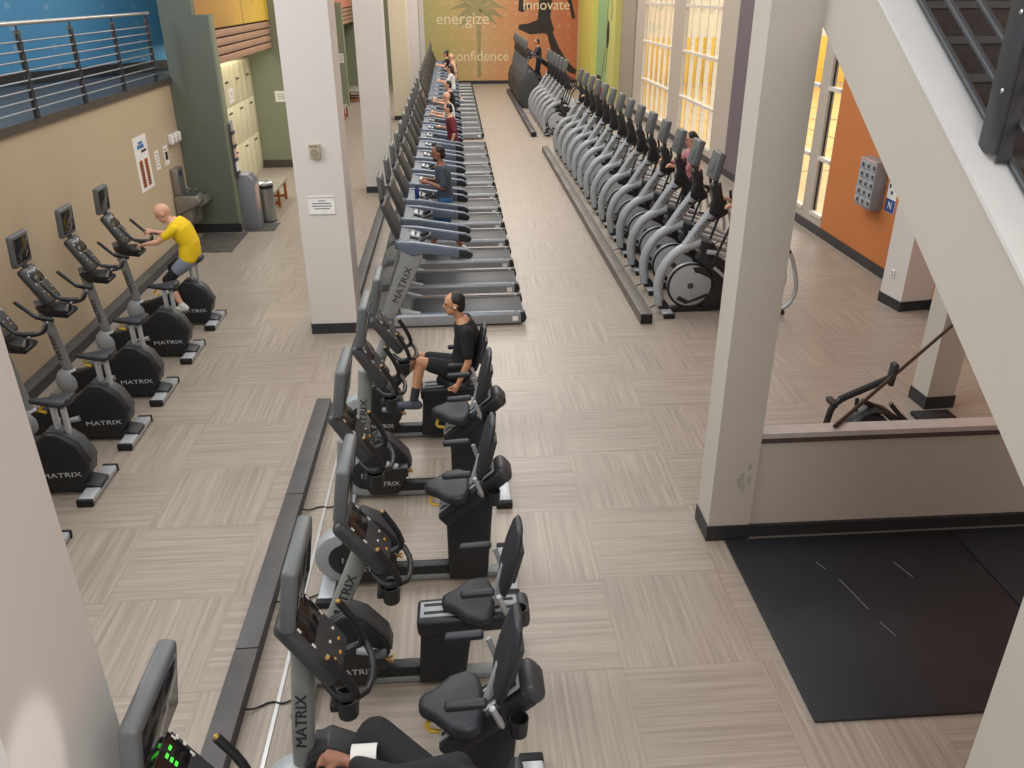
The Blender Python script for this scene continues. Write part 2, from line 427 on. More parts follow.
# right wall
struct('wall_right', MB().bx(6.93, 7.12, -1.5, 14.95, 0, 9), m_orangewall)
struct('baseboard_right', MB().bx(6.90, 6.93, 5, 14.95, 0, .16), m_base)
struct('wall_right_far', MB().bx(6.3, 7.1, 39.6, 44.1, 0, 9), mat('lime_paint', 'd2c868', .6, var=.03))
wrm = struct('wall_right_mural', MB().bx(6.55, 7.1, 35.3, 39.6, 0, 9), gradient_wall('green_print', [(0, 'c5c070'), (.3, 'b9c27a'), (.6, '8fb07c'), (1, '8db58a')], 'Y', 35.5, 39.2))
b = MB()
b.ell((0, 36.9, 2.6), (.004, .35, .55)); b.tube([(0, 37.0, 2.9), (0, 37.2, 3.4), (0, 37.1, 4.0)], .05, 6); b.tube([(0, 37.0, 2.3), (0, 37.6, 1.6), (0, 38.2, .6)], .05, 6); b.tube([(0, 36.8, 2.3), (0, 37.0, 1.6), (0, 37.2, 1.1)], .05, 6)
b.tube([(0, 36.3, 4.0), (0, 36.1, 3.5), (0, 36.3, 3.2)], .06, 6)
for v in b.bm.verts: v.co.x = v.co.x*.05+6.547
b.build('figure_print', m_run, wrm)

def window(n, y0, y1, bays, stripes):
    f = MB(); X0, X1 = (6.93, 7.05) if n == 1 else (6.86, 6.98)
    f.bx(X0, X1, y0, y1, .0, .30)
    f.bx(X0, X1, y0, y1, 8.8, 9)
    edges = [y0]
    for a, b_ in bays: edges += [a, b_]
    edges.append(y1)
    for i in range(0, len(edges), 2): f.bx(X0, X1, edges[i], edges[i+1], .3, 8.8)
    w = struct('window_%d' % n, f, m_frame)
    sill = MB(); sill.bx(X0-.03, X0, y0, y1, 0, .16); sill.build('sill_base', m_raced, w, False)
    for a, b_ in bays:
        t = MB()
        for z in (.30, 1.34, 2.60, 3.83, 5.1): t.bx(X0-.02, X0+.07, a, b_, z, z+.07)
        t.build('glazing_bar', mat('pale_bar', 'd2cabf', .45), w, False)
        MB().bx(X0+.08, X0+.09, a, b_, .3, 8.8).build('pane', m_glass, w, False)
        if n == 1: MB().bx(X0+.05, X0+.075, b_-.025, b_, .37, 8.8).build('gasket', m_rubber, w, False)
        if stripes:
            k = stripes; sw = (b_-a)/(2*k+1)
            s_ = MB()
            g_ = MB()
            for i in range(k):
                s_.bx(X0+.092, X0+.095, a+sw*(2*i+.55), a+sw*(2*i+1.65), .37, 8.7)
                g_.bx(X0+.091, X0+.096, a+sw*(2*i+1.65), a+sw*(2*i+1.72), .37, 8.7)
            s_.build('frosted_stripe', m_frosted, w, False)
            g_.build('stripe_edge', m_base, w, False)
window(1, 14.95, 18.6, ((14.97, 15.50), (15.9, 17.35), (17.75, 18.5)), 0)
window(2, 20.85, 26.6, ((22.25, 25.85),), 4)
window(3, 26.6, 32.7, ((27.2, 31.3),), 5)

# the court beyond the glass
m_court = mat('court_maple', 'd8b070', .35, var=.1, scale=3)
struct('floor_court', MB().bx(7.0, 30, 3, 42.2, -.2, 0), m_court)
struct('wall_court_back', MB().bx(7.12, 30, 42, 42.2, 0, 9), mat('court_white', 'e4ddcf', .6, var=.02))
struct('wall_court_side', MB().bx(29.8, 30, 3, 42, 0, 9), mat('court_white2', 'e4ddcf', .6, var=.02))
wp = thing('wall_padding', 'yellow padded strip along the foot of the gym court wall', 'wall padding', (7.2, 42, 0))
m_pad = mat('yellow_vinyl', 'e9c158', .5, var=.03)
for k in range(18): MB().bx(k*1.25, k*1.25+1.235, -.07, 0, .08, 2.2, .02).build('pad', m_pad, wp)
cl = MB()
for c, r_ in (((14.5, 31.5), 1.8), ((16, 26), 1.8)):
    pts = [(c[0]+r_*math.cos(2*PI*i/48), c[1]+r_*math.sin(2*PI*i/48), .004) for i in range(49)]
    cl.tube(pts, .025, 4, caps=False)
cl.bx(8, 27, 29.98, 30.03, .002, .006).bx(8, 27, 20.98, 21.03, .002, .006).bx(12, 12.05, 8, 40, .002, .006)
for v in cl.bm.verts: v.co.z = min(v.co.z, .006)
tag(cl.build('court_lines', mat('dark_court_line', '6a4a33', .5), None), 'thin dark lines marked on the maple court floor', 'court marking')

# the low wall, its sill, and the stair
struct('wall_low', MB().bx(2.41, 7.0, 5.665, 5.79, 0, .96), m_wallgrey)
struct('baseboard_low', MB().bx(2.41, 7.0, 5.63, 5.665, 0, .13), m_base)
struct('trim_3', MB().bx(2.41, 7.0, 5.60, 5.665, 0, .018), mat('thin_tan_strip', '6a635d', .5))
struct('trim_4', MB().bx(2.412, 7.0, 5.645, 5.79, .985, 1.03), mat('pale_sill', 'c9c3bd', .35, .3))
struct('trim_5', MB().bx(2.412, 7.0, 5.645, 5.665, .94, .985), mat('brown_sill_edge', '4a413c', .5))
SL = .617
def zl(y): return 4.154+SL*(y-5.757)
st = MB(); YA, YB = -1.2, 7.2
st.prism([(YA, zl(YA)), (YB, zl(YB)), (YB, zl(YB)+.60), (YA, zl(YA)+.60)], 2.41, 2.62, 'x')
struct('stair_stringer', st, m_wallgrey)
cp = MB(); cp.prism([(YA, zl(YA)+.60), (YB, zl(YB)+.60), (YB, zl(YB)+.625), (YA, zl(YA)+.625)], 2.40, 2.63, 'x')
struct('trim_6', cp, mat('white_stringer_cap', 'd2d0cd', .45, var=.02))
tr = MB(); rise, run = .175, .175/SL
for k in range(34):
    y = -.9+k*run; z = zl(y)+.50
    tr.bx(2.62, 4.3, y, y+run+.03, z-.05, z); tr.bx(2.62, 4.3, y+run, y+run+.03, z, z+rise-.05)
struct('stair_steps', tr, mat('dark_tread', '3a332e', .6, var=.25, scale=12, bump=.3))
tn = MB()
for k in range(34):
    y = -.9+k*run; z = zl(y)+.50
    tn.bx(2.62, 4.3, y-.012, y+.03, z-.03, z+.006)
struct('trim_7', tn, mat('stair_nosing', '4f5052', .4, .3))
struct('wall_stair', MB().prism([(YA, zl(YA)), (YB, zl(YB)), (YB, zl(YB)+.64), (YA, zl(YA)+.64)], 4.3, 4.45, 'x'), m_wallgrey)
sm_ = MB(); rr = random.Random(5)
for k in range(9):
    cx_, cz_ = 2.31+rr.gauss(0, .03), .62+rr.gauss(0, .05)
    sm_.loft([[(cx_-2.23+.012*math.cos(2*PI*j/8)*(1+rr.random()), -.161-.0003*k-q, cz_+.022*math.sin(2*PI*j/8)*(1+rr.random())) for j in range(8)] for q in (0, .0004)])
pil = [o for o in COL.objects if o.name.startswith('column') and abs(o.location.x-2.23) < .01][0]
sm_.build('scuff_mark', mat('grey_scuff', 'a29c90', .7), pil, False)
o = column(2.41, 2.8, 2.27, 2.64, 2.4, m_wallgrey)
# stair railing
m_iron = mat('charcoal_steel', '46484b', .4, .5)
rl = thing('stair_railing', 'charcoal steel railing of flat posts and sloped pipes on the stair', 'railing', (2.66, 3.85, zl(3.85)+.66))
L0 = Vector(rl.location)
for yp in (1.6, 3.81, 6.0):
    pz = zl(yp)+.64
    q = MB(-L0); q.bx(2.515, 2.535, yp-.07, yp+.07, pz, pz+1.2, .003); q.bx(2.535, 2.60, yp-.07, yp-.058, pz-.04, pz+1.2); q.bx(2.535, 2.60, yp+.058, yp+.07, pz, pz+1.2)
    p_ = q.build('post', m_iron, rl)
    q = MB(-L0)
    for k in range(3):
        MB(-L0).ell((2.512, yp-.02, pz+.28+k*.33), (.006, .012, .012), None, 8, 6).build('bolt', m_bright, p_)
for k in range(8):
    h = .65+k*.175
    MB(-L0).cyl((2.61, YA, zl(YA)+h), (2.61, YB, zl(YB)+h), .019, n=10).build('rail', m_iron, rl)

# mezzanine railing
mr_ = thing('mezzanine_railing', 'grey steel railing with thin rails along the upper floor by the blue wall', 'railing', (-5.16, 10.8, 2.92))
L0 = Vector(mr_.location)
m_postd = mat('dark_post_steel', '3d3d40', .4, .4)
for yp in (6.4, 7.9, 9.4, 10.9, 12.4, 13.92, 15.45):
    q = MB(-L0); q.bx(-5.17, -5.15, yp-.07, yp+.07, 2.905, 3.90, .003); q.bx(-5.15, -5.11, yp-.05, yp-.04, 2.90, 3.86); q.cyl((-5.155, yp, 3.88), (-5.155, yp, 3.97), .012, n=8)
    p_ = q.build('post', m_postd, mr_)
for k in range(8):
    MB(-L0).cyl((-5.135, 5, 3.02+k*.108), (-5.135, 15.5, 3.02+k*.108), .011, n=8).build('rail', mat('dull_steel_rail', '8b8d8f', .4, .5), mr_)
MB(-L0).cyl((-5.155, 5, 3.975), (-5.155, 15.6, 3.975), .027, n=12).build('handrail', m_alu, mr_)

# rubber mats, kerbs, raceways, strips
def slab(name, lab, cat, x0, x1, y0, y1, z1, m, bev=.004, z0=0, group=None):
    cx, cy = (x0+x1)/2, (y0+y1)/2
    o = MB((-cx, -cy, -z0)).bx(x0, x1, y0, y1, z0, z1, bev).build(name, m)
    o.location = (cx, cy, z0)
    return tag(o, lab, cat, group)
o = slab('rubber_floor_mat', 'large black rubber floor mat with pale scuffs below the stair', 'floor mat', 2.2, 4.2, 3.66, 5.60, .022, m_mat)
for (xa, ya, xb, yb) in ((2.96, 5.02, 3.03, 4.66), (3.05, 4.52, 3.10, 4.37), (3.5, 5.2, 3.56, 5.0), (2.86, 5.25, 2.9, 5.15)):
    MB().tube([(xa-3.2, ya-4.63, .0222), (xb-3.2, yb-4.63, .0222)], .003, 4).build('scuff', mat('chalk_scuff', '6c6d72', .7), o)
slab('rubber_floor_mat', 'black rubber floor mat in the stair corner, right of the scuffed mat', 'floor mat', 4.215, 6.2, 3.66, 5.60, .022, m_mat)
m_racew = mat('wood_look_raceway', '5f5952', .5, var=.15, scale=7)
def kerb(lab, y0, y1, x0, x1, h, mt, ms, ends=m_rubber, cat='raceway', name='cable_raceway', seg=2.0, dark=1):
    t = thing(name, lab, cat, ((x0+x1)/2, y0, 0)); w = (x1-x0)/2; Ln = y1-y0
    MB().bx(-w, w, 0, Ln, 0, h-.012).build('body', ms, t)
    n = max(1, round(Ln/seg)); s = Ln/n
    for k in range(n): MB().bx(-w-.003, w+.003, k*s+.006, (k+1)*s-.006, h-.012, h, .002).build('lid', mt, t)
    MB().bx(-w+.004, w-.004, -.006, 0, .004, h-.014).build('end_cap', ends, t)
    return t
kerb('dark grey cable raceway on the floor beside the recumbent bikes', 2.52, 8.42, -1.675, -1.52, .12, m_race, m_raced, seg=2.05)
kerb('dark grey cable raceway behind the nearer treadmill fronts', 11.34, 19.42, -1.70, -1.55, .12, m_race, m_raced)
kerb('dark grey cable raceway behind the treadmill fronts past the second white column', 20.15, 31.45, -1.70, -1.55, .12, m_race, m_raced)
kerb('dark grey cable raceway along the foot of the beige wall', 4.0, 15.0, -5.19, -5.03, .14, m_race, m_raced)
kerb('long grey wood-look cable raceway in front of the nearer elliptical row', 10.68, 24.6, 2.54, 2.71, .15, m_racew, m_racew)
kerb('grey wood-look cable raceway in front of the far elliptical row and stair climbers', 27.2, 40.2, 2.46, 2.63, .15, m_raced, m_raced)
slab('floor_strip', 'thin metal cable strip on the floor along the nearer ellipticals', 'floor strip', 2.80, 2.825, 10.75, 24.6, .008, m_alu, 0)
slab('floor_strip', 'thin pale metal cable strip under the recumbent bike fronts', 'floor strip', -1.33, -1.305, 1.4, 8.3, .008, m_alu, 0)
slab('entrance_mat', 'small dark checked entrance mat under the drinking fountain', 'floor mat', -5.0, -4.16, 14.8, 16.12, .012, mat('checked_mat', '4b4641', .9, var=.35, scale=5))
slab('entrance_mat', 'small dark mat under the grey dispenser and steel bin', 'floor mat', -4.25, -3.66, 16.2, 16.85, .008, mat('dark_mat', '4a4744', .9))
# ------------------------------------------------------------------ machines
ORD = ['first', 'second', 'third', 'fourth', 'fifth', 'sixth', 'seventh', 'eighth', 'ninth', 'tenth', 'eleventh', 'twelfth', 'thirteenth', 'fourteenth']
def rbox(b, c, s, ry, bev=.02):           # box tilted about the y axis
    return b.box(c, s, rotm('Y', ry), bev, 3)
def console_keys(par, c, ry, w, h, off, th, kind=0, lit=False):
    """screen, keys on a tilted console; local u = along y, v = up the face"""
    R = rotm('Y', ry)
    def P(u, v, d=0.): return Vector(c)+R @ Vector((th+d, u, v))
    b = MB(off)
    b.box(P(0, h*.22), (.006, w*.74, h*.34), R, .002); b.build('screen', m_screen, par)
    for u in (-.3, 0, .3): MB(off).box(P(u*w, -h*.18), (.008, .016, .014), R, .002).build('white_key', m_keys, par)
    for u in (-.36, .36):
        for v in (.05, .3): MB(off).box(P(u*w, v*h), (.008, .012, .03), R, .002).build('white_key', m_keys, par)
    for u, v in ((-.22, -.30), (.22, -.30), (0, -.36)): MB(off).box(P(u*w, v*h), (.01, .020, .013), R, .003).build('orange_key', m_orange, par)

    if lit:
        m_g = mat('green_display', '3fd23a', .4, emit=1.2, var=.02)
        for k, (u, v, a_, b_) in enumerate(((-.22, .30, .10, .05), (-.20, .18, .07, .02), (-.20, .14, .07, .02), (.08, .30, .03, .03), (.08, .24, .03, .03), (.08, .18, .03, .03), (.2, .30, .03, .03))):
            MB(off).box(P(u*w, v*h, .004), (.004, a_*w*2, b_*h), R).build('lit_segment', m_g, par)
        for v in (.10, .2, .3): MB(off).box(P(.40*w, v*h+.03, .003), (.006, .018, .018), R, .004).build('white_key', m_keys, par)
def tv_unit(t, off, c, w, h, th, ry, neck, facing=1, name='television'):
    b = MB(off); rbox(b, c, (th, w, h), ry, .022)
    tv = b.build(name, m_grey, t)
    R = rotm('Y', ry)
    b = MB(off); b.box(Vector(c)+R @ Vector((facing*(th/2+.001), 0, .0)), (.005, w*.84, h*.76), R, .002); b.build('screen', m_screen, tv)
    b = MB(off); b.box(Vector(c)+R @ Vector((-facing*(th/2+.004), 0, -.02)), (.012, w*.5, h*.45), R, .004); b.build('back_cover', m_grey, tv)
    b = MB(off); b.tube(neck, .035, 8); b.build('television_neck', m_char, t)
    return tv

def upright_bike(label, loc, group):
    t = thing('upright_exercise_bike', label, 'exercise bike', loc, 0, group); off = (4.1, 0, 0)
    MB(off).bx(-3.62, -3.48, -.30, .30, .012, .076, .014).build('rear_foot', m_silver, t)
    for s in (-1, 1): MB(off).bx(-3.625, -3.475, s*.295, s*.335, 0, .078, .012).build('end_cap', m_rubber, t)
    MB(off).prism([(-3.72, .04), (-3.48, .04), (-3.48, .088), (-3.60, .12), (-3.72, .16)], -.11, .11, 'y', .01).build('step_cover', m_black, t)
    MB(off).bx(-4.85, -3.5, -.05, .05, .02, .075, .008).bx(-4.86, -4.74, -.25, .25, 0, .06, .012).build('base_frame', m_mast, t)
    body = [(-4.12, .04), (-3.70, .04), (-3.56, .20), (-3.52, .36), (-3.60, .54), (-3.74, .655), (-3.86, .665), (-4.02, .53), (-4.20, .42), (-4.27, .22)]
    dc = MB(off).prism(body, -.115, .115, 'y', .028, 3).build('drive_cover', m_black, t)
    MB(off).prism([(-3.90, .60), (-3.86, .675), (-3.735, .665), (-3.59, .55), (-3.505, .365), (-3.53, .30), (-3.56, .37), (-3.64, .52), (-3.76, .61)], -.07, .07, 'y', .012).build('rim_band', m_char, dc)
    lettering('MATRIX', .068, (-3.80, -.1165, .225), (1, 0, .03), (0, 0, 1), m_text_light, dc, off, sx=1.5)
    MB(off).prism([(-4.62, .08), (-4.2, .06), (-4.1, .3), (-4.2, .44), (-4.42, .36), (-4.56, .34)], -.07, .07, 'y', .02).build('front_cover', m_black, t)
    MB(off).ell((-4.60, 0, .22), (.15, .11, .17)).build('flywheel_housing', m_lgrey, t)
    m = MB(off).tube([(-4.575, 0, .28), (-4.64, 0, .75), (-4.705, 0, 1.22)], .058, 12, ry=.05).build('mast', m_mast, t)
    lettering('MATRIX', .075, (-4.63, -.0515, .66), (-.14, 0, 1), (-1, 0, -.14), m_text_dark, m, off, sx=1.2)
    c = (-4.655, 0, 1.395)
    b = MB(off); rbox(b, c, (.085, .31, .46), -29, .035)
    con = b.build('console', m_char, t); console_keys(con, c, -29, .31, .46, off, .045)
    tv_unit(t, off, (-4.765, 0, 1.805), .37, .35, .065, 4, [(-4.74, 0, 1.56), (-4.77, 0, 1.68)])
    MB(off).prism([(-4.72, 1.17), (-4.52, 1.15), (-4.35, 1.085), (-4.38, 1.03), (-4.62, 1.06)], -.13, .13, 'y', .02).build('tray', m_black, t)
    for s in (-1, 1):
        b = MB(off).tube([(-4.55, s*.10, 1.14), (-4.40, s*.17, 1.12), (-4.30, s*.20, 1.15), (-4.27, s*.21, 1.27), (-4.37, s*.22, 1.30), (-4.43, s*.22, 1.36), (-4.53, s*.20, 1.48)], .020, 10, sm=1)
        b.tube([(-4.37, s*.22, 1.30), (-4.27, s*.21, 1.285), (-4.19, s*.18, 1.275)], .022, 10)
        h = b.build('handlebar', m_black, t)
        MB(off).ell((-4.53, s*.20, 1.482), (.015, .015, .014), None, 10, 6).build('grip_tip', m_gold, h)
        MB(off).cyl((-4.33, s*.205, 1.16), (-4.27, s*.205, 1.26), .022, n=10).build('pulse_grip', m_bright, h)
    MB(off).bx(-3.79, -3.75, -.03, .03, .60, .90, .006).build('seat_post', m_silver, t); MB(off).bx(-3.70, -3.665, -.03, .03, .60, .88, .006).build('seat_post', m_silver, t)
    MB(off).loft([[(x, w*math.cos(2*PI*j/16), zc+h*math.sin(2*PI*j/16)) for j in range(16)] for x, w, h, zc in
                  ((-3.965, .012, .012, .955), (-3.95, .028, .026, .953), (-3.85, .045, .035, .945), (-3.75, .09, .045, .945), (-3.66, .125, .05, .955), (-3.60, .12, .048, .965), (-3.575, .07, .03, .97))]).build('saddle', m_softblk, t)
    MB(off).tube([(-3.86, 0, .90), (-3.90, 0, .855), (-3.83, -.02, .845)], .016, 8).build('adjust_lever', m_yellow, t)
    for s, a in ((-1, 172), (1, -8)):
        ca, sa = math.cos(math.radians(a)), math.sin(math.radians(a)); c0 = (-4.02, .30); pe = (c0[0]+.16*ca, c0[1]-.16*sa)
        k = MB(off).tube([(c0[0], s*.135, c0[1]), (pe[0], s*.15, pe[1])], [.032, .022], 10).build('crank', m_lgrey, t)
        p = MB(off).bx(pe[0]-.05, pe[0]+.06, s*.16, s*.25, pe[1]-.018, pe[1]+.012, .008).build('pedal', m_black, k)
        b = MB(off).tube([(pe[0]-.03, s*.165, pe[1]), (pe[0]-.02, s*.17, pe[1]+.05), (pe[0]-.02, s*.24, pe[1]+.05), (pe[0]-.03, s*.25, pe[1])], .007, 6); b.build('pedal_strap', m_keys, p)
    return t

def recumbent_bike(label, loc, hybrid, group, shift=0.):
    t = thing('recumbent_exercise_bike', label, 'exercise bike', loc, 0, group); off = (.5, 0, 0)
    H_ = hybrid
    b = MB(off).bx(-1.19, -1.07, -.27, .27, .012, .06, .012); ff = b.build('front_foot', m_silver, t)
    for s in (-1, 1): MB(off).bx(-1.20, -1.06, s*.27, s*.33, 0, .064, .012).build('end_cap', m_rubber, ff)
    xr0, xr1 = (.235+shift, .375+shift) if H_ else (.20, .34)
    b = MB(off).bx(xr0, xr1, -.27, .27, .012, .065, .012); rf = b.build('rear_foot', m_silver, t)
    for s in (-1, 1): MB(off).bx(xr0-.005, xr1+.005, s*.27, s*.33, 0, .068, .012).build('end_cap', m_rubber, rf)
    MB(off).bx(-1.1, .32+shift, -.05, .05, .015, .06, .006).build('base_rail', m_mast, t)
    MB(off).bx(-.75, -.12, -.045, .045, .06, .145, .01).build('rail_cover', m_black, t)
    # flywheel
    f = MB(off).disc((-.985, .27), .235, -.075, .075, 40, .03).build('flywheel_cover', m_lgrey, t)
    MB(off).disc((-.96, .265), .15, -.082, .082, 32, .006).build('flywheel_disc', m_black, f)
    lettering('M', .07, (-.98, -.0835, .26), (1, 0, 0), (0, 0, 1), m_text_light, f, off)
    # crank housing
    poly = [(-.93, .05), (-.68, .05), (-.545, .33), (-.57, .44), (-.70, .60), (-.82, .67), (-.93, .60), (-1.0, .40), (-.98, .16)]
    cv = MB(off).prism(poly, -.10, .10, 'y', .022, 3).build('crank_housing', m_black, t)
    MB(off).prism([(-.94, .605), (-.82, .685), (-.69, .615), (-.56, .45), (-.535, .33), (-.575, .36), (-.71, .56), (-.82, .625), (-.90, .575)], -.075, .075, 'y', .01).build('rim_band', m_char, cv)
    lettering('MATRIX', .062, (-.79, -.1015, .18), (1, 0, 0), (0, 0, 1), m_text_light, cv, off, sx=1.2)
    for s, a in ((-1, 10), (1, 190)):
        ca, sa = math.cos(math.radians(a)), math.sin(math.radians(a)); c0 = (-.76, .40); pe = (c0[0]+.15*ca, c0[1]-.15*sa)
        k = MB(off).tube([(c0[0], s*.118, c0[1]), (pe[0], s*.135, pe[1])], [.036, .022], 12).build('crank', m_lgrey, t)
        p = MB(off).bx(pe[0]-.04, pe[0]+.05, s*.145, s*.235, pe[1]-.05, pe[1]+.05, .01).build('pedal', m_black, k)
        MB(off).tube([(pe[0]+.05, s*.15, pe[1]-.04), (pe[0]+.09, s*.16, pe[1]), (pe[0]+.09, s*.22, pe[1]), (pe[0]+.05, s*.23, pe[1]+.04)], .008, 6).build('pedal_strap', m_gold, p)
    # mast, console, television
    if H_: mp = [(-1.0, 0, .16), (-.955, 0, .70), (-.89, 0, 1.30)]
    else: mp = [(-1.07, 0, .14), (-.87, 0, .65), (-.66, 0, 1.16)]
    m = MB(off).tube(mp, .062, 12, ry=.05).build('mast', m_mast, t)
    dv = (Vector(mp[2])-Vector(mp[1])).normalized(); ce = Vector(mp[1])*.75+Vector(mp[2])*.25
    lettering('MATRIX', .085, (ce.x, -.0515, ce.z), dv, (-dv.z, 0, dv.x), m_text_dark, m, off, sx=1.25)
    if H_: cc, ang, tvc, nk = (-.835, 0, 1.385), -31, (-.865, 0, 1.785), [(-.93, 0, 1.55), (-.90, 0, 1.67)]
    else: cc, ang, tvc, nk = (-.665, 0, 1.215), -36, (-.735, 0, 1.655), [(-.80, 0, 1.37), (-.77, 0, 1.5)]
    b = MB(off); rbox(b, cc, (.10, .33, .46), ang, .04)
    con = b.build('console', m_char, t); console_keys(con, cc, ang, .33, .46, off, .052, lit=shift > 0)
    tv_unit(t, off, tvc, .47, .36, .075, 9, nk)
    cx, cz = cc[0]+.13, cc[2]-.20
    for s in (-1, 1):
        h = MB(off).tube([(cx-.08, s*.08, cz-.03), (cx+.0, s*.17, cz-.06), (cx+.10, s*.19, cz-.03), (cx+.06, s*.20, cz+.10), (cx-.02, s*.20, cz+.24)], .021, 10, sm=1).build('handlebar', m_black, t)
        MB(off).ell((cx-.02, s*.20, cz+.243), (.015, .015, .013), None, 10, 6).build('grip_tip', m_gold, h)
    MB(off).tube([(cx+.10, -.19, cz-.03), (cx+.15, -.1, cz-.07), (cx+.15, .1, cz-.07), (cx+.10, .19, cz-.03)], .019, 10, sm=1).build('cross_handle', m_black, t)
    cup = MB(off); cxx, czz = cx+.03, cz-.22
    n = 20
    ring = lambda r, z: [(cxx+r*math.cos(2*PI*j/n), -.12+r*math.sin(2*PI*j/n), z) for j in range(n)]
    cup.loft([ring(.052, czz), ring(.064, czz+.12), ring(.067, czz+.125), ring(.060, czz+.125), ring(.050, czz+.015)]); cup.bx(cxx-.09, cxx-.03, -.14, -.04, czz+.03, czz+.08, .01)
    cup.build('cup_holder', m_black, t)
    # seat pod
    if H_:
        a, c = Vector((-.20, 0, .60)), Vector((.27, 0, 1.0)); sx, sz, bx_, bz = -.145, .86, .055, .93
        ped = [(-.17, .05), (.14, .05), (.20, .86), (.16, .88), (-.17, .60)]
    else:
        a, c = Vector((-.36, 0, .53)), Vector((.33, 0, .56)); sx, sz, bx_, bz = -.01, .655, .17, .74
        ped = [(-.37, .05), (-.06, .05), (.0, .48), (-.03, .52), (-.34, .50)]
    sx += shift; bx_ += shift; bz -= .14*(shift > 0); sz -= .05*(shift > 0); a.x += shift; c.x += shift; ped = [(x+shift, z) for x, z in ped]
    MB(off).prism(ped, -.105, .105, 'y', .02).build('pedestal', m_black, t)
    dv = (c-a).normalized(); nv = Vector((-dv.z, 0, dv.x)); Lp = (c-a).length; mid = (a+c)/2
    ry_ = -math.degrees(math.atan2(dv.z, dv.x))
    pod = MB(off).box(mid, (Lp, .24, .13), rotm('Y', ry_), .03, 3).build('seat_rail', m_black, t)
    MB(off).box(mid+nv*.064, (Lp*.93, .15, .016), rotm('Y', ry_), .004).build('rail_top', m_lgrey, pod)
    for s in (-1, 1): MB(off).box(mid+nv*.072+Vector((0, s*.038, 0)), (Lp*.86, .026, .008), rotm('Y', ry_), .003).build('rail_groove', m_black, pod)
    MB(off).box(c+dv*.0, (.11, .235, .15), rotm('Y', ry_), .045, 3).build('rail_cap', m_char, pod)
    car = MB(off).tube([(sx+.02, 0, sz-.08), (sx+.16, 0, sz-.06), (bx_, 0, bz-.02), (bx_+.06, 0, bz+.20)], .032, 10, sm=1).bx(sx-.06, sx+.14, -.09, .09, sz-.11, sz-.045, .012)
    car.build('seat_carriage', m_silver, t)
    out = [(-.185, -.045), (-.185, .045), (-.10, .10), (-.02, .185), (.07, .215), (.14, .19), (.165, .08), (.165, -.08), (.14, -.19), (.07, -.215), (-.02, -.185), (-.10, -.10)]
    MB(off).prism([(sx+x, y) for x, y in out], sz-.045, sz+.04, 'z', .034, 3, 50).build('seat', m_softblk, t)
    MB(off).tube([(sx-.13, -.04, sz-.05), (sx-.15, -.06, sz-.11), (sx-.07, -.07, sz-.12)], .013, 8, sm=1).build('adjust_lever', m_yellow, t)
    # backrest
    R = rotm('Y', 14)
    b = MB(off)
    rings = []
    for zc, w, d in ((0, .10, .012), (.02, .16, .028), (.12, .195, .036), (.28, .19, .036), (.42, .155, .030), (.475, .11, .022), (.485, .06, .010)):
        rings.append([tuple(Vector((bx_+.035, 0, bz+.05))+R @ Vector((d*math.sin(2*PI*j/20)*(1+.0), w*(abs(math.cos(2*PI*j/20))**.6)*(1 if math.cos(2*PI*j/20) >= 0 else -1), zc))) for j in range(20)])
    b.loft(rings); bk = b.build('backrest', m_softblk, t)
    b = MB(off); b.box(Vector((bx_+.035, 0, bz+.05))+R @ Vector((.05, 0, .2)), (.035, .16, .26), R, .012); b.build('backrest_frame', m_char, bk)
    for s in (-1, 1):
        A = Vector((bx_-.03, s*.24, bz+.16))
        st_ = MB(off).tube([(bx_+.03, s*.10, bz-.06), (bx_+.06, s*.22, bz-.03), (bx_+.0, s*.245, bz+.15)], .017, 8, sm=1).build('armrest_strut', m_silver, t)
        MB(off).box(A+Vector((-.10, 0, .02)), (.215, .055, .045), rotm('Y', -3), .018, 3).build('armrest_pad', m_softblk, st_)
    cup = MB(off); cxx, cyy, czz = bx_+.14, -.16, bz-.13
    ring = lambda r, z: [(cxx+r*math.cos(2*PI*j/n), cyy+r*math.sin(2*PI*j/n), z) for j in range(n)]
    cup.loft([ring(.045, czz), ring(.052, czz+.11), ring(.044, czz+.11), ring(.038, czz+.02)]); cup.build('bottle_holder', m_black, t)
    return t

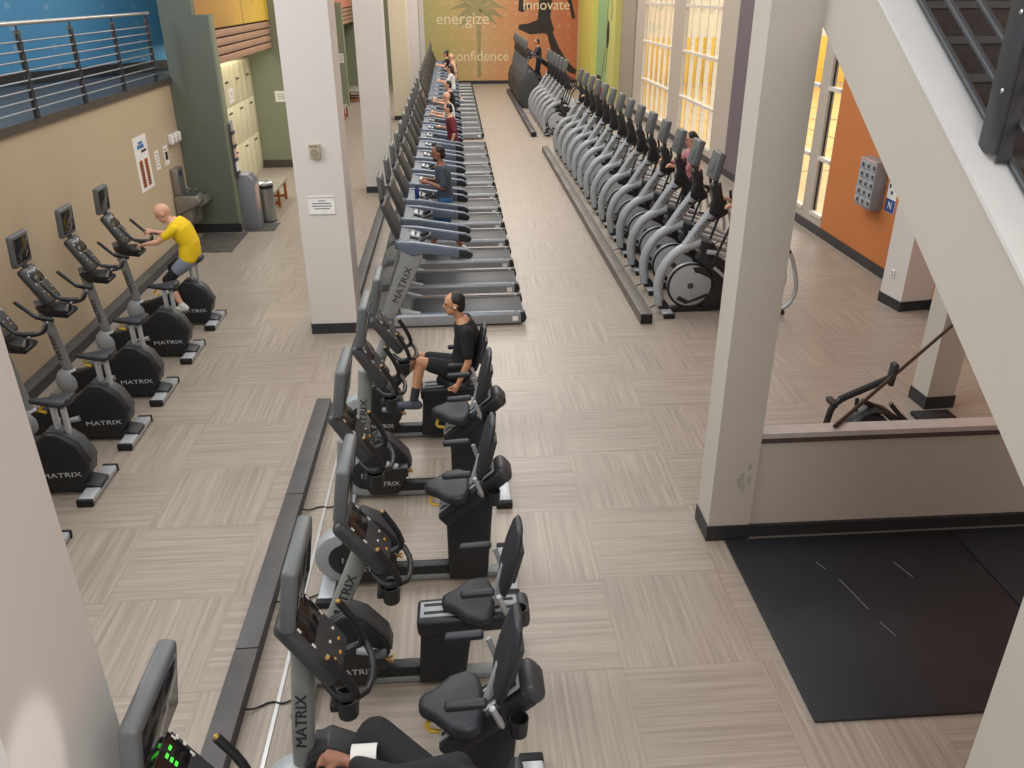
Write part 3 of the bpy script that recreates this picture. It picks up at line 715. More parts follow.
def treadmill(label, loc, group):
    t = thing('treadmill', label, 'treadmill', loc, 0, group); off = (0, 0, 0)
    MB().bx(-.8, .86, -.31, .31, .05, .165).build('deck', m_rubber, t)
    MB().bx(-.82, .88, -.315, .315, .166, .176, .003).build('running_belt', mat('running_belt_grey', '2c2e31', .5, var=.1, scale=4), t)
    for s in (-1, 1):
        y0, y1 = (.325, .43) if s > 0 else (-.43, -.325)
        q = [(y0, .03), (y1, .03), (y1, .165), (y1-.02, .195), (y0+.02, .195), (y0, .18)] if s > 0 else [(y0, .03), (y1, .03), (y1, .18), (y1-.02, .195), (y0+.02, .195), (y0, .165)]
        r_ = MB().prism(q, -.95, .84, 'x', .006).build('side_rail', mat('rail_grey', '93979b', .34, .3), t)
        if s > 0: MB().bx(-.66, .80, .327, .343, .194, .2005).build('painted_reflection', mat('tan_reflection_paint', 'b08c66', .35), r_)  # tan strip paints a warm reflection onto the far rail
        MB().bx(-.60, .80, s*.378-.03, s*.378+.03, .193, .199, .002).build('foot_tread', m_rail, r_)
        MB().prism([(.83, .02), (.90, .04), (.925, .10), (.90, .19), (.83, .20)], y0-.002 if s > 0 else y0+.002, y1, 'y', .012).build('rear_cap', m_black, r_)
        MB().bx(.72, .80, s*.431, s*.434, .07, .14).build('rating_sticker', m_paper, r_)
        MB().bx(-.05+.5, .25+.5, s*.378-.010, s*.378+.010, .199, .2005).build('rail_lettering_strip', m_text_light, r_)
        MB().cyl((.55, s*.36, .0), (.55, s*.36, .04), .035, n=12).build('foot', m_rubber, t); MB().cyl((-.95, s*.36, .0), (-.95, s*.36, .05), .035, n=12).build('foot', m_rubber, t)
    h = MB()
    rings = []
    for x, z, w in ((-1.33, .07, .36), (-1.31, .16, .40), (-1.2, .26, .42), (-1.0, .30, .42), (-.84, .265, .40), (-.74, .21, .36), (-.70, .18, .30)):
        rings.append([(x, -w, .03), (x, w, .03), (x, w, z-.04), (x, w-.05, z), (x, -w+.05, z), (x, -w, z-.04)])
    h.loft(rings); mc = h.build('motor_cover', m_grey, t)
    for s in (-1, 1): MB().prism([(-.85, .19), (-.58, .19), (-.57, .205), (-.70, .235), (-.86, .29)], s*.36-.04, s*.36+.04, 'y', .01).build('cover_prong', m_lgrey, mc)
    for s in (-1, 1):
        u = MB().prism([(-1.10, .16), (-.93, .14), (-.88, .26), (-.50, 1.02), (-.50, 1.09), (-.80, 1.20), (-.80, 1.05), (-1.08, .30)], s*.40-.028, s*.40+.028, 'y', .012).build('upright', m_mast, t)
        if s < 0:
            dv = Vector((.36, 0, .80)).normalized(); lettering('MATRIX', .135, (-.80, -.4295, .64), dv, (-dv.z, 0, dv.x), m_text_dark, u, sx=1.15)
        a = MB().prism([(-.86, 1.26), (-.60, 1.245), (.10, 1.13), (.18, 1.085), (.19, 1.03), (.14, .995), (-.48, 1.075), (-.64, 1.05), (-.80, 1.13)], s*.40-.045, s*.40+.045, 'y', .022, 3).build('handrail', m_rail, t)
        MB().prism([(-.02, 1.145), (.10, 1.126), (.175, 1.085), (.187, 1.03), (.14, .99), (-.02, 1.018)], s*.40-.047, s*.40+.047, 'y', .022, 3).build('handrail_grip', m_black, a)
    tr_ = MB().prism([(-.88, 1.13), (-.56, 1.09), (-.50, 1.14), (-.54, 1.19), (-.86, 1.26)], -.36, .36, 'y', .02, 3).build('console_tray', mat('tray_blue_grey', '4d5561', .5), t)
    for s in (-1, 1):
        MB().cyl((-.66, s*.25, 1.17), (-.655, s*.25, 1.226), .055, n=20).build('cup_holder', m_black, tr_)
    rbox(MB(), (0, 0, 0), (.1, .1, .1), 0).bm.free()
    b = MB(); b.box((-.61, 0, 1.235), (.13, .24, .03), rotm('Y', 15), .008); k = b.build('keypad', m_lgrey, tr_)
    b = MB()
    for y in (-.08, -.03, .03, .08): b.box((-.60, y, 1.255), (.03, .022, .012), rotm('Y', 15), .003)
    b.build('key', m_black, k)
    MB().tube([(-.56, -.14, 1.17), (-.44, -.13, 1.22), (-.40, -.06, 1.23), (-.40, .06, 1.23), (-.44, .13, 1.22), (-.56, .14, 1.17)], .02, 8, sm=1).build('front_handlebar', m_black, t)
    b = MB(); rbox(b, (-.925, 0, 1.48), (.06, .62, .52), -21, .03); dp = b.build('display_panel', m_char, t)
    b = MB(); b.box(Vector((-.925, 0, 1.48))+rotm('Y', -21) @ Vector((.032, 0, .0)), (.006, .57, .46), rotm('Y', -21), .003); b.build('display_face', mat('display_brown', '2f2a26', .5), dp)
    tv_unit(t, off, (-1.03, 0, 1.92), .42, .31, .06, -5, [(-1.03, 0, 1.68), (-1.04, 0, 1.8)])
    return t

def elliptical(label, loc, group):
    t = thing('elliptical_trainer', label, 'elliptical trainer', loc, 0, group); off = (-3.4, 0, 0)
    ff = MB(off).bx(2.93, 3.075, -.25, .25, .012, .065, .012).build('front_foot', m_silver, t)
    for s in (-1, 1): MB(off).bx(2.92, 3.085, s*.25, s*.31, 0, .068, .012).build('end_cap', m_rubber, ff)
    MB(off).prism([(2.90, .06), (3.05, .06), (3.03, .14), (2.98, .20), (2.87, .20)], -.075, .075, 'y', .015).build('front_boot', m_black, t)
    MB(off).tube([(2.915, 0, .12), (2.868, 0, .42), (2.91, 0, .64), (3.03, 0, .84), (3.22, 0, .98), (3.45, 0, 1.045)], .070, 14, sm=2, ry=.082).build('front_arc', m_lgrey, t)
    p = MB(off).tube([(3.20, 0, .93), (3.40, 0, 1.24), (3.585, 0, 1.50)], .078, 14, ry=.06).build('mast', m_lgrey, t)
    dv = Vector((.55, 0, .81)).normalized(); lettering('MATRIX', .075, (3.41, -.0605, 1.25), dv, (-dv.z, 0, dv.x), m_text_dark, p, off)
    fw = MB(off).disc((3.33, .42), .315, -.09, .09, 44, .03).build('flywheel_cover', m_lgrey, t)
    MB(off).ring((3.33, .42), .325, .016, -.075, 40, 6).build('flywheel_rim', m_rubber, fw)
    MB(off).disc((3.33, .42), .045, -.097, .097, 20, .005).build('hub', m_char, fw)
    MB(off).prism([(3.34, .70), (3.46, .70), (3.60, .60), (3.66, .48), (3.58, .54), (3.46, .60), (3.38, .62)], -.096, .096, 'y', .008).build('cover_vent', m_black, fw); MB(off).prism([(3.13, .22), (3.28, .14), (3.62, .26), (3.58, .30), (3.32, .19), (3.18, .27)], -.096, .096, 'y', .006).build('cover_vent', m_black, fw)
    MB(off).prism([(3.52, .10), (4.0, .06), (4.05, .40), (3.9, .72), (3.62, .90), (3.45, .92), (3.4, .80), (3.62, .62), (3.68, .40)], -.10, .10, 'y', .02).build('drive_shroud', m_black, t)
    MB(off).bx(3.0, 4.75, -.06, .06, .025, .085, .01).bx(4.60, 4.72, -.27, .27, 0, .06, .012).build('base_frame', m_black, t)
    MB(off).prism([(3.42, 1.09), (3.62, 1.06), (3.66, .95), (3.60, .86), (3.44, .94)], -.13, .13, 'y', .025).build('pivot_cover', m_black, t)
    c = MB(off).prism([(3.50, 1.47), (3.66, 1.38), (3.80, 1.47), (3.71, 1.60), (3.64, 1.84), (3.56, 1.90), (3.50, 1.85), (3.56, 1.66)], -.075, .075, 'y', .03, 3).build('console', m_black, t)
    b = MB(off); b.box((3.672, 0, 1.735), (.006, .12, .13), rotm('Y', -16), .002); b.build('screen', m_screen, c)
    tv_unit(t, off, (3.555, 0, 2.125), .36, .37, .095, 12, [(3.585, 0, 1.86), (3.56, 0, 2.02)])
    for s in (-1, 1):
        h = MB(off).tube([(3.58, s*.22, .78), (3.70, s*.25, 1.15), (3.78, s*.27, 1.38), (3.92, s*.27, 1.52), (3.88, s*.25, 1.72)], .02, 8, sm=1).build('moving_handlebar', m_black, t)
        MB(off).tube([(3.66, s*.06, 1.44), (3.52, s*.20, 1.40), (3.44, s*.22, 1.42)], .018, 8).build('fixed_handlebar', m_black, t)
        a = MB(off).tube([(3.50, s*.17, .95), (3.80, s*.19, .90), (4.35, s*.19, .70), (4.62, s*.19, .42)], .034, 10, sm=1).build('suspension_arm', m_silver, t)
        MB(off).tube([(3.62, s*.20, .72), (3.9, s*.20, .48), (4.30, s*.19, .32)], .024, 8).build('pedal_arm', m_silver, t)
        MB(off).box((4.15, s*.19, .41 if s < 0 else .36), (.38, .15, .04), rotm('Y', 4), .015, 3).build('pedal', m_black, t)
        r = MB(off).tube([(4.15, s*.19, .04), (4.62, s*.21, .035), (4.80, s*.22, .14), (4.865, s*.22, .36), (4.81, s*.22, .62), (4.73, s*.22, .84), (4.66, s*.22, .96)], .03, 10, sm=2).build('rear_frame', m_silver, t)
        MB(off).tube([(4.68, s*.22, .92), (4.63, s*.22, 1.0), (4.58, s*.22, 1.0)], .034, 10).build('rear_grip', m_rubber, r)
    return t

def stair_climber(label, loc, group):
    t = thing('stair_climber', label, 'stair climber', loc, 0, group); off = (-3.1, 0, 0)
    MB(off).prism([(2.72, 0), (2.60, .25), (2.58, .7), (2.66, 1.05), (2.86, 1.34), (3.06, 1.46), (3.22, 1.36), (3.30, 1.15), (3.95, .30), (4.02, .0)], -.34, .34, 'y', .05, 3).build('shroud', m_char, t)
    for k in range(4):
        x, z = 3.32+k*.19, 1.13-k*.24
        MB(off).bx(x, x+.22, -.25, .25, z-.03, z+.02, .008).build('step', m_rubber, t)
    for s in (-1, 1):
        MB(off).tube([(2.80, s*.28, 1.25), (2.90, s*.27, 1.6), (2.98, s*.2, 1.95)], .045, 10).build('upright', m_grey, t)
        MB(off).tube([(2.95, s*.26, 1.9), (3.25, s*.33, 1.95), (3.75, s*.34, 1.72), (3.95, s*.33, 1.35)], .025, 8, sm=1).build('handrail', m_black, t)
    MB(off).prism([(2.86, 1.85), (3.12, 1.85), (3.08, 2.12), (2.92, 2.18)], -.24, .24, 'y', .03).build('console', m_black, t)
    tv_unit(t, off, (2.90, 0, 2.36), .40, .34, .09, 6, [(3.0, 0, 2.1), (2.92, 0, 2.25)])
    return t

# ------- placing the machines
UY = [5.82, 6.93, 7.96, 8.96, 10.14, 11.28]
UL = ['upright exercise bike at the left edge mostly hidden by the white pillar',
      'upright exercise bike nearest the camera with its whole black drive cover in view',
      'upright exercise bike by the beige wall, second whole one from the camera',
      'upright exercise bike by the beige wall, third whole one from the camera',
      'empty upright exercise bike right in front of the man in yellow',
      'upright exercise bike ridden by the man in the yellow shirt']
UY = [y-.05 for y in UY]
ub = upright_bike(UL[0], (-4.09, UY[0], 0), 'upright bikes along the beige wall')
for y, l in list(zip(UY, UL))[1:]: dup(ub, (-4.09, y, 0), l)

RB = [(2.36, -.385, 1, 'recumbent exercise bike at the bottom edge ridden by the person in black'),
      (3.19, .03, 1, 'empty recumbent exercise bike nearest the camera with a steep seat rail and cup holder'),
      (4.24, .0, 0, 'empty recumbent exercise bike with a level seat rail, next behind the nearest empty one'),
      (5.32, .0, 1, 'empty recumbent exercise bike with a steep seat rail, third empty one from the camera'),
      (6.56, .03, 1, 'empty recumbent exercise bike directly in front of the man in the black tee'),
      (7.68, -.09, 0, 'recumbent exercise bike ridden by the man in the black tee')]
hb = rb = None
for y, dx, hy, l in RB:
    if y < 3: recumbent_bike(l, (-.5+dx, y, 0), 1, 'recumbent bikes along the raceway', .36)
    elif hy:
        hb_ = dup(hb, (-.5+dx, y, 0), l) if hb else recumbent_bike(l, (-.5+dx, y, 0), 1, 'recumbent bikes along the raceway')
        hb = hb or hb_
    else:
        rb_ = dup(rb, (-.5+dx, y, 0), l) if rb else recumbent_bike(l, (-.5+dx, y, 0), 0, 'recumbent bikes along the raceway')
        rb = rb or rb_

TMY = [10.78+1.24*k+.43 for k in range(12)]+[26.9+1.24*k+.43 for k in range(13)]
tm = None
SPEC = {2: 'treadmill under the man in the grey tee', 7: 'treadmill under the person in the maroon shirt', 9: 'treadmill under the bald man in white', 11: 'treadmill under the dark-haired person, last one before the gap in the row'}
for k, y in enumerate(TMY):
    if k == 0: l = 'grey treadmill nearest the camera with its lettered upright in full view'
    elif k in SPEC: l = SPEC[k]
    elif k < 12: l = 'grey treadmill, %s from the camera in the nearer treadmill row' % ORD[k]
    else: l = 'grey treadmill, %s after the gap in the far treadmill row' % ORD[k-12]
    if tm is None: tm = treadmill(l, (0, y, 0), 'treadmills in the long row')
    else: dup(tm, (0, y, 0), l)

EY = [11.15+1.0*k for k in range(14)]+[27.5+1.0*k for k in range(6)]
el = None
for k, y in enumerate(EY):
    if k == 0: l = 'grey elliptical trainer nearest the camera beside the white pillar'
    elif k < 14: l = 'grey elliptical trainer, %s from the camera in the nearer row' % ORD[k]
    else: l = 'pale grey elliptical trainer, %s of the six beyond the gap in the raceway' % ORD[k-14]
    if el is None: el = elliptical(l, (3.4, y, 0), 'elliptical trainers in the right row')
    else: dup(el, (3.4, y, 0), l)
sc_ = None
for k in range(7):
    y = 34.6+1.02*k
    l = 'dark stair climber, %s of the dark machines before the far mural' % ORD[k] if k != 2 else 'dark stair climber under the man in dark clothes'
    if sc_ is None: sc_ = stair_climber(l, (3.1, y, 0), 'stair climbers by the far mural')
    else: dup(sc_, (3.1, y, 0), l)
# ------------------------------------------------------------------ fittings and smaller things
def flat(name, lab, cat, c, size, axis, m, th=.006, group=None):
    """thin board on a wall; axis = outward normal"""
    w, h = size
    if axis == '+x': b = MB().bx(0, th, -w/2, w/2, -h/2, h/2)
    elif axis == '-x': b = MB().bx(-th, 0, -w/2, w/2, -h/2, h/2)
    else: b = MB().bx(-w/2, w/2, -th, 0, -h/2, h/2)
    o = b.build(name, m, None, False); o.location = c
    return tag(o, lab, cat, group)
def bars(par, rows, axis, m, name='printed_line', th=.007):
    for (u0, u1, v0, v1) in rows:
        if axis == '+x': b = MB().bx(th-.001, th+.0015, u0, u1, v0, v1)
        elif axis == '-x': b = MB().bx(-th-.0015, -th+.001, u0, u1, v0, v1)
        else: b = MB().bx(u0, u1, -th-.0015, -th+.001, v0, v1)
        b.build(name, m, par, False)
m_ink = mat('dark_ink', '2b2c33', .6); m_blueink = mat('blue_ink', '3d6fa8', .6); m_orink = mat('orange_ink', 'b5672f', .6)
p = flat('wall_poster', 'tall white poster with two orange ladder columns on the beige wall', 'poster', (-5.1995, 14.19, 1.735), (.62, .87), '+x', m_paper)
bars(p, [(-.16, .14, .24, .30), (-.10, .10, .31, .35)], '+x', m_blueink, 'printed_heading')
bars(p, [(-.02, .22, .17, .21)], '+x', m_ink, 'printed_heading')
bars(p, [(-.20, -.04, -.38, .06), (.04, .20, -.38, .06)], '+x', m_orink, 'printed_column')
for y in (-.12, .12):
    for k in range(9): bars(p, [(y-.045, y+.045, -.36+k*.046, -.335+k*.046)], '+x', m_ink, 'printed_rung', .0085)
p = flat('notice', 'narrow white paper notice beside the tall poster', 'notice', (-5.1995, 14.86, 1.66), (.20, .32), '+x', m_paper)
bars(p, [(-.07, .07, .10-.05*k, .108-.05*k) for k in range(5)], '+x', m_ink)
p = flat('notice', 'small white notice with a dark picture near the fountain', 'notice', (-5.1995, 15.34, 1.66), (.22, .33), '+x', m_paper)
bars(p, [(-.06, .08, -.08, .06)], '+x', m_ink, 'printed_picture'); bars(p, [(-.08, .06, .09, .11)], '+x', m_orink)
for k, y in enumerate((15.62, 15.84, 16.05)):
    t = thing('soap_dispenser', ['small white wall dispenser nearest the notices', 'small white wall dispenser, middle one of three in the beige corner', 'small white wall dispenser tight in the green corner'][k], 'dispenser', (-5.2, y, 1.82), 0, 'white dispensers above the fountain')
    MB().bx(0, .09, -.055, .055, -.02, .15, .02).build('casing', m_paper, t); MB().cyl((.05, 0, -.06), (.05, 0, -.02), .015, n=10).build('nozzle', m_lgrey, t)
# drinking fountain
t = thing('drinking_fountain', 'stainless double drinking fountain with bottle filler in the beige corner', 'drinking fountain', (-5.2, 15.72, .3)); O = (5.203, -15.72, -.3)
for y0, y1, z, nm in ((15.30, 15.70, .90, 'near_basin'), (15.76, 16.14, .80, 'far_basin')):
    bs_ = MB(O).prism([(-5.2, z+.02), (-4.78, z+.02), (-4.74, z-.10), (-4.84, z-.18), (-5.2, z-.34)], y0, y1, 'y', .022, 3).build('basin', m_steel, t)
    MB(O).bx(-5.13, -4.82, y0+.05, y1-.05, z+.018, z+.026, .003).build('basin_well', m_char, bs_)
    MB(O).tube([(-5.04, (y0+y1)/2+.1, z+.02), (-5.03, (y0+y1)/2+.09, z+.10), (-4.96, (y0+y1)/2+.06, z+.11)], .016, 8, sm=1).build('spout', m_bright, bs_)
    MB(O).prism([(-5.2, z-.30), (-4.92, z-.20), (-4.96, z-.50), (-5.2, z-.56)], y0+.06, y1-.06, 'y', .015).build('lower_cover', mat('fountain_grey', '8a8781', .4, .5), bs_)
f = MB(O).bx(-5.2, -5.07, 15.36, 15.70, .915, 1.40, .015).build('bottle_filler', m_steel, t)
MB(O).bx(-5.072, -5.064, 15.42, 15.64, 1.25, 1.36, .003).build('filler_screen', mat('blue_black_panel', '2b3850', .3), f)
# kiosk, bin, bench, flyers
t = thing('wipe_dispenser', 'grey upright dispenser cabinet with a sloped top beside the green wall', 'dispenser', (-4.13, 16.55, 0))
MB().prism([(-.16, 0), (.16, 0), (.16, .98), (.06, 1.08), (-.16, 1.08)], -.20, .20, 'y', .012).build('cabinet', mat('kiosk_grey', '7c7f86', .45), t)
MB().prism([(.162, .96), (.172, .97), (.075, 1.075), (.062, 1.072)], -.13, .13, 'y').build('slot_panel', m_black, t)
MB().bx(.155, .166, -.14, .14, .35, .85, .004).build('front_panel', mat('pink_print', 'b39a8c', .6, var=.3), t)
t = thing('waste_bin', 'round stainless waste bin with a black band behind the grey dispenser', 'bin', (-3.93, 17.02, 0))
MB().cyl((0, 0, .02), (0, 0, .70), .17, n=28).build('drum', m_steel, t); MB().cyl((0, 0, .69), (0, 0, .76), .174, n=28).build('band', m_black, t)
MB().loft([[(r*math.cos(2*PI*j/28), r*math.sin(2*PI*j/28), z) for j in range(28)] for r, z in ((.172, .755), (.172, .80), (.13, .83), (.10, .83), (.095, .80))]).build('lid', m_bright, t); MB().cyl((0, 0, 0), (0, 0, .03), .172, n=28).build('foot_ring', m_rubber, t)
def bench(lab, x0, x1, y0, y1):
    t = thing('bench', lab, 'bench', ((x0+x1)/2, (y0+y1)/2, 0)); w, l = (x1-x0)/2, (y1-y0)/2
    MB().bx(-w, w, -l, l, .41, .46, .008).build('seat', mat('grey_bench_top', '8d8878', .5, var=.1), t)
    n = max(2, round(l*2/.85)+1)
    for k in range(n):
        y = -l+.12+k*(2*l-.24)/(n-1)
        MB().bx(-w+.02, -w+.08, y-.03, y+.03, 0, .41, .006).build('leg', m_wood, t); MB().bx(w-.08, w-.02, y-.03, y+.03, 0, .41, .006).build('leg', m_wood, t)
        MB().bx(-w+.08, w-.08, y-.02, y+.02, .05, .11, .004).build('stretcher', m_wood, t)
bench('grey-topped bench with red-brown wooden legs in front of the cream lockers', -4.40, -3.88, 17.35, 19.15)
bench('grey-topped bench with wooden legs seen between the first two white columns', -4.7, -4.0, 37.0, 39.0)
bench('low bench with red legs just past the olive recess wall', -4.5, -4.0, 30.6, 32.6)
t = thing('leaflet_rack', 'narrow rack of leaflets on the end of the dark green wall', 'rack', (-4.29, 16.33, 1.05))
MB().bx(0, .03, -.09, .09, 0, 1.0, .004).build('back_board', m_grey, t)
for k in range(4): MB().bx(.03, .09, -.085, .085, .06+k*.25, .12+k*.25, .006).build('tray', m_char, t)
for k in range(4):
    o = MB().bx(-.008, .008, -.075, .075, 0, .19).build('leaflet', [m_paper, mat('pink_leaflet', 'c9a59b', .6), mat('tan_leaflet', 'b9a58c', .6), mat('grey_leaflet', '9a9a9a', .6)][k]); o.location = (-4.225, 16.33, 1.172+k*.25)
    tag(o, ['white leaflet in the bottom tray of the rack', 'pinkish leaflet, second from the bottom of the rack', 'tan leaflet, third from the bottom of the rack', 'grey leaflet in the top tray of the rack'][k], 'leaflet', 'leaflets on the green wall end')
# lockers
for k in range(6):
    y0 = 16.5+k*1.055
    t = thing('locker', 'tall cream locker unit, %s along the recess behind the dark green wall' % ORD[k], 'locker', (-5.45, y0+.525, 0), 0, 'cream lockers in the recess')
    MB().bx(-.28, .22, -.525, .525, 0, 2.78).build('carcass', m_locker, t, False)
    for j in range(2):
        for i in range(3):
            d_ = MB().bx(.22, .245, -.52+j*.523, -.003+j*.523, .08+i*.9, .97+i*.9, .004).build('door', m_locker, t)
            MB().ell((.26, -.44+j*.523 if j else -.08, .84+i*.9 if i < 2 else .62+i*.9), (.02, .025, .025), None, 10, 8).build('knob', m_black, d_)
p = flat('notice', 'pale paper notice on the cream locker doors', 'notice', (-5.204, 20.5, 2.1), (.4, .3), '+x', m_paper)
bars(p, [(-.12, .12, .06-.06*k, .07-.06*k) for k in range(3)], '+x', m_grey)
p = flat('notice', 'white notice on the olive wall past the cream lockers', 'notice', (-4.51, 22.8495, 1.82), (.34, .27), '-y', m_paper)
bars(p, [(-.10, .10, .05-.05*k, .06-.05*k) for k in range(3)], '-y', m_ink)
p = flat('notice', 'white notice on the olive far wall seen between two white columns', 'notice', (-4.45, 44.0995, 1.75), (.5, .5), '-y', m_paper)
bars(p, [(-.14, .14, .08-.08*k, .095-.08*k) for k in range(3)], '-y', m_ink)
p = flat('notice', 'white notice on the narrow olive pier behind the first white column', 'notice', (-4.52, 35.7995, 1.85), (.22, .36), '-y', m_paper)
bars(p, [(-.07, .07, .08-.08*k, .095-.08*k) for k in range(3)], '-y', m_ink)
# intercom and notice on the first column
t = thing('speaker_box', 'small beige speaker box on the first white column', 'speaker', (-1.78, 10.68, 2.485))
MB().bx(-.07, .07, -.05, 0, -.09, .09, .012).build('casing', mat('beige_casing', 'b9ad97', .5), t)
MB().disc((0, -.02), .052, -.054, -.045, 24).build('grille', mat('grille_tan', '8f846f', .6, var=.3, scale=60), t); MB().bx(-.055, .055, -.054, -.045, .045, .08).build('label_plate', mat('grille_tan', '8f846f', .6), t)
p = flat('notice', 'white notice with four lines of print on the first white column', 'notice', (-1.765, 10.6795, 1.79), (.335, .25), '-y', m_paper)
bars(p, [(-.04, .05, .058, .068), (-.12, .12, .024, .034), (-.13, .13, -.010, .0), (-.10, .10, -.044, -.034)], '-y', mat('slate_ink', '5a6074', .6))
bars(p, [(-.165, .165, .10, .106), (-.165, .165, -.118, -.112)], '-y', m_grey, 'printed_border')
# charging lockers and poster on the orange wall
t = thing('phone_locker', 'grey metal box of fifteen small lockers on the orange wall', 'locker', (6.93, 13.12, 1.01))
MB().bx(-.20, 0, -.30, .30, 0, .78, .008).build('cabinet', mat('locker_grey', '8b8a8e', .45, .2), t)
for i in range(5):
    for j in range(3):
        d_ = MB().bx(-.212, -.20, -.28+j*.187, -.105+j*.187, .04+i*.143, .17+i*.143, .004).build('door', m_lgrey, t)
        MB().bx(-.222, -.212, -.25+j*.187, -.19+j*.187, .07+i*.143, .13+i*.143, .004).build('lock', m_char, d_)
MB().bx(-.205, -.20, -.28, .29, .75, .775).build('header_strip', mat('header_pink', 'c9a8a0', .5), t)
p = flat('wall_poster', 'blue and white poster beside the grey phone lockers', 'poster', (6.9295, 12.58, 1.28), (.30, .48), '-x', m_paper)
bars(p, [(-.145, .145, -.235, -.03)], '-x', mat('royal_blue', '2c4f8c', .5), 'printed_panel')
lettering('N', .16, (-.0095, 0, -.13), (0, -1, 0), (0, 0, 1), m_paper, p)
bars(p, [(-.02, .04, .05, .10), (.06, .11, .14, .20), (-.10, -.05, .13, .19)], '-x', m_ink, 'printed_figure')
t = thing('wall_socket', 'white power socket low on the white column by the orange wall', 'socket', (6.43, 11.15, .5)); t.rotation_euler = (0, 0, math.radians(8))
MB().bx(-.055, -.035, -.035, .035, -.055, .055, .004).build('plate', m_paper, t); MB().bx(-.058, -.054, -.015, .015, -.035, -.01).build('outlet', m_grey, t); MB().bx(-.058, -.054, -.015, .015, .01, .035).build('outlet', m_grey, t)
# exercise machine behind the low wall
t = thing('exercise_machine', 'black steel exercise machine with padded boom behind the low wall', 'exercise machine', (3.90, 6.66, 0)); O = (-3.85, -6.7, -.03)
MB(O).bx(3.35, 4.55, 6.66, 6.74, .05, .12, .01).bx(3.32, 3.40, 6.4, 7.0, .03, .10, .01).bx(4.5, 4.58, 6.4, 7.0, .03, .10, .01).build('base_frame', m_black, t)
MB(O).tube([(3.36, 6.7, .08), (3.41, 6.7, .55), (3.44, 6.7, .76), (3.53, 6.7, .83)], .032, 8, sm=1).build('upright', m_black, t)
MB(O).bx(3.40, 3.46, 6.62, 6.78, .77, .82, .01).build('handle_bracket', m_black, t)
MB(O).tube([(3.50, 6.7, .82), (3.95, 6.7, 1.03)], .034, 8).build('boom', m_black, t)
MB(O).box((3.965, 6.7, 1.07), (.05, .10, .23), rotm('Y', 4), .02, 3).build('pad', m_softblk, t)
MB(O).tube([(3.60, 6.7, .40), (3.64, 6.7, .56), (3.72, 6.7, .67), (3.83, 6.7, .72), (3.95, 6.7, .69), (4.05, 6.7, .61), (4.14, 6.7, .52)], .036, 10, ry=.09).build('fender', m_char, t)
w_ = MB(O).disc((3.84, .44), .22, 6.66, 6.74, 36, .02).build('flywheel', mat('blue_black_wheel', '2c3140', .35, .4), t); MB(O).disc((3.84, .44), .05, 6.64, 6.76, 20).build('hub', m_bright, w_)
MB(O).tube([(3.64, 6.64, .85), (3.65, 6.64, .72)], .02, 8).build('adjust_knob', m_black, t)
MB(O).tube([(3.72, 6.7, .80), (3.90, 6.66, .72), (4.10, 6.66, .60), (4.28, 6.66, .48)], .026, 8).build('lower_arm', m_black, t)
MB(O).tube([(3.96, 6.62, .80), (4.06, 6.62, .69), (4.16, 6.62, .60)], .022, 8).build('lever', m_black, t)
MB(O).tube([(4.3, 6.7, .5), (4.4, 6.7, .56), (4.5, 6.75, .52), (4.52, 6.8, .1)], .012, 6, sm=1).build('cable', m_rubber, t)
MB(O).bx(3.58, 3.66, 6.62, 6.78, .10, .42, .01).bx(4.10, 4.22, 6.66, 6.74, .10, .55, .01).build('support', m_black, t)
o = slab('step_plate', 'black plate lying at the foot of the far pale pillar', 'step', 4.97, 5.40, 7.53, 7.74, .05, m_rubber, .01)
o = MB((-3.04, -5.70, -1.048)).cyl((3.04, 5.70, 1.048), (5.32, 7.83, 1.075), .017, n=10).build('steel_bar', mat('dark_bar', '3a3634', .35, .5)); o.location = (3.04, 5.70, 1.048)
tag(o, 'long dark steel bar lying from the low wall sill to the pillar', 'bar')
# cables on the floor
for k, (y, dx) in enumerate(((2.95, .03), (4.0, .0), (5.05, .0), (6.3, .03))):
    o = MB().tube([(-1.51, y, .05), (-1.46, y+.03, .012), (-1.36, y+.10, .008), (-1.28, y+.06, .008), (-1.17+dx, y+.12, .02)], .007, 6, sm=2).build('power_cord', m_rubber)
    tag(o, ['black power cord from the raceway to the nearest empty recumbent bike', 'black power cord from the raceway to the second empty recumbent bike', 'black power cord from the raceway to the third empty recumbent bike', 'black power cord from the raceway to the bike in front of the man in black'][k], 'cord', 'power cords by the raceway')
for k in range(4):
    y = 11.0+k
    o = MB().tube([(2.72, y+.30, .05), (2.76, y+.22, .010), (2.84, y+.34, .008), (2.90, y+.40, .008), (2.97, y+.37, .02)], .006, 6, sm=2).build('power_cord', m_rubber)
    tag(o, 'thin black cord at the front foot of the %s elliptical of the nearer row' % ORD[k], 'cord', 'cords at the elliptical fronts')
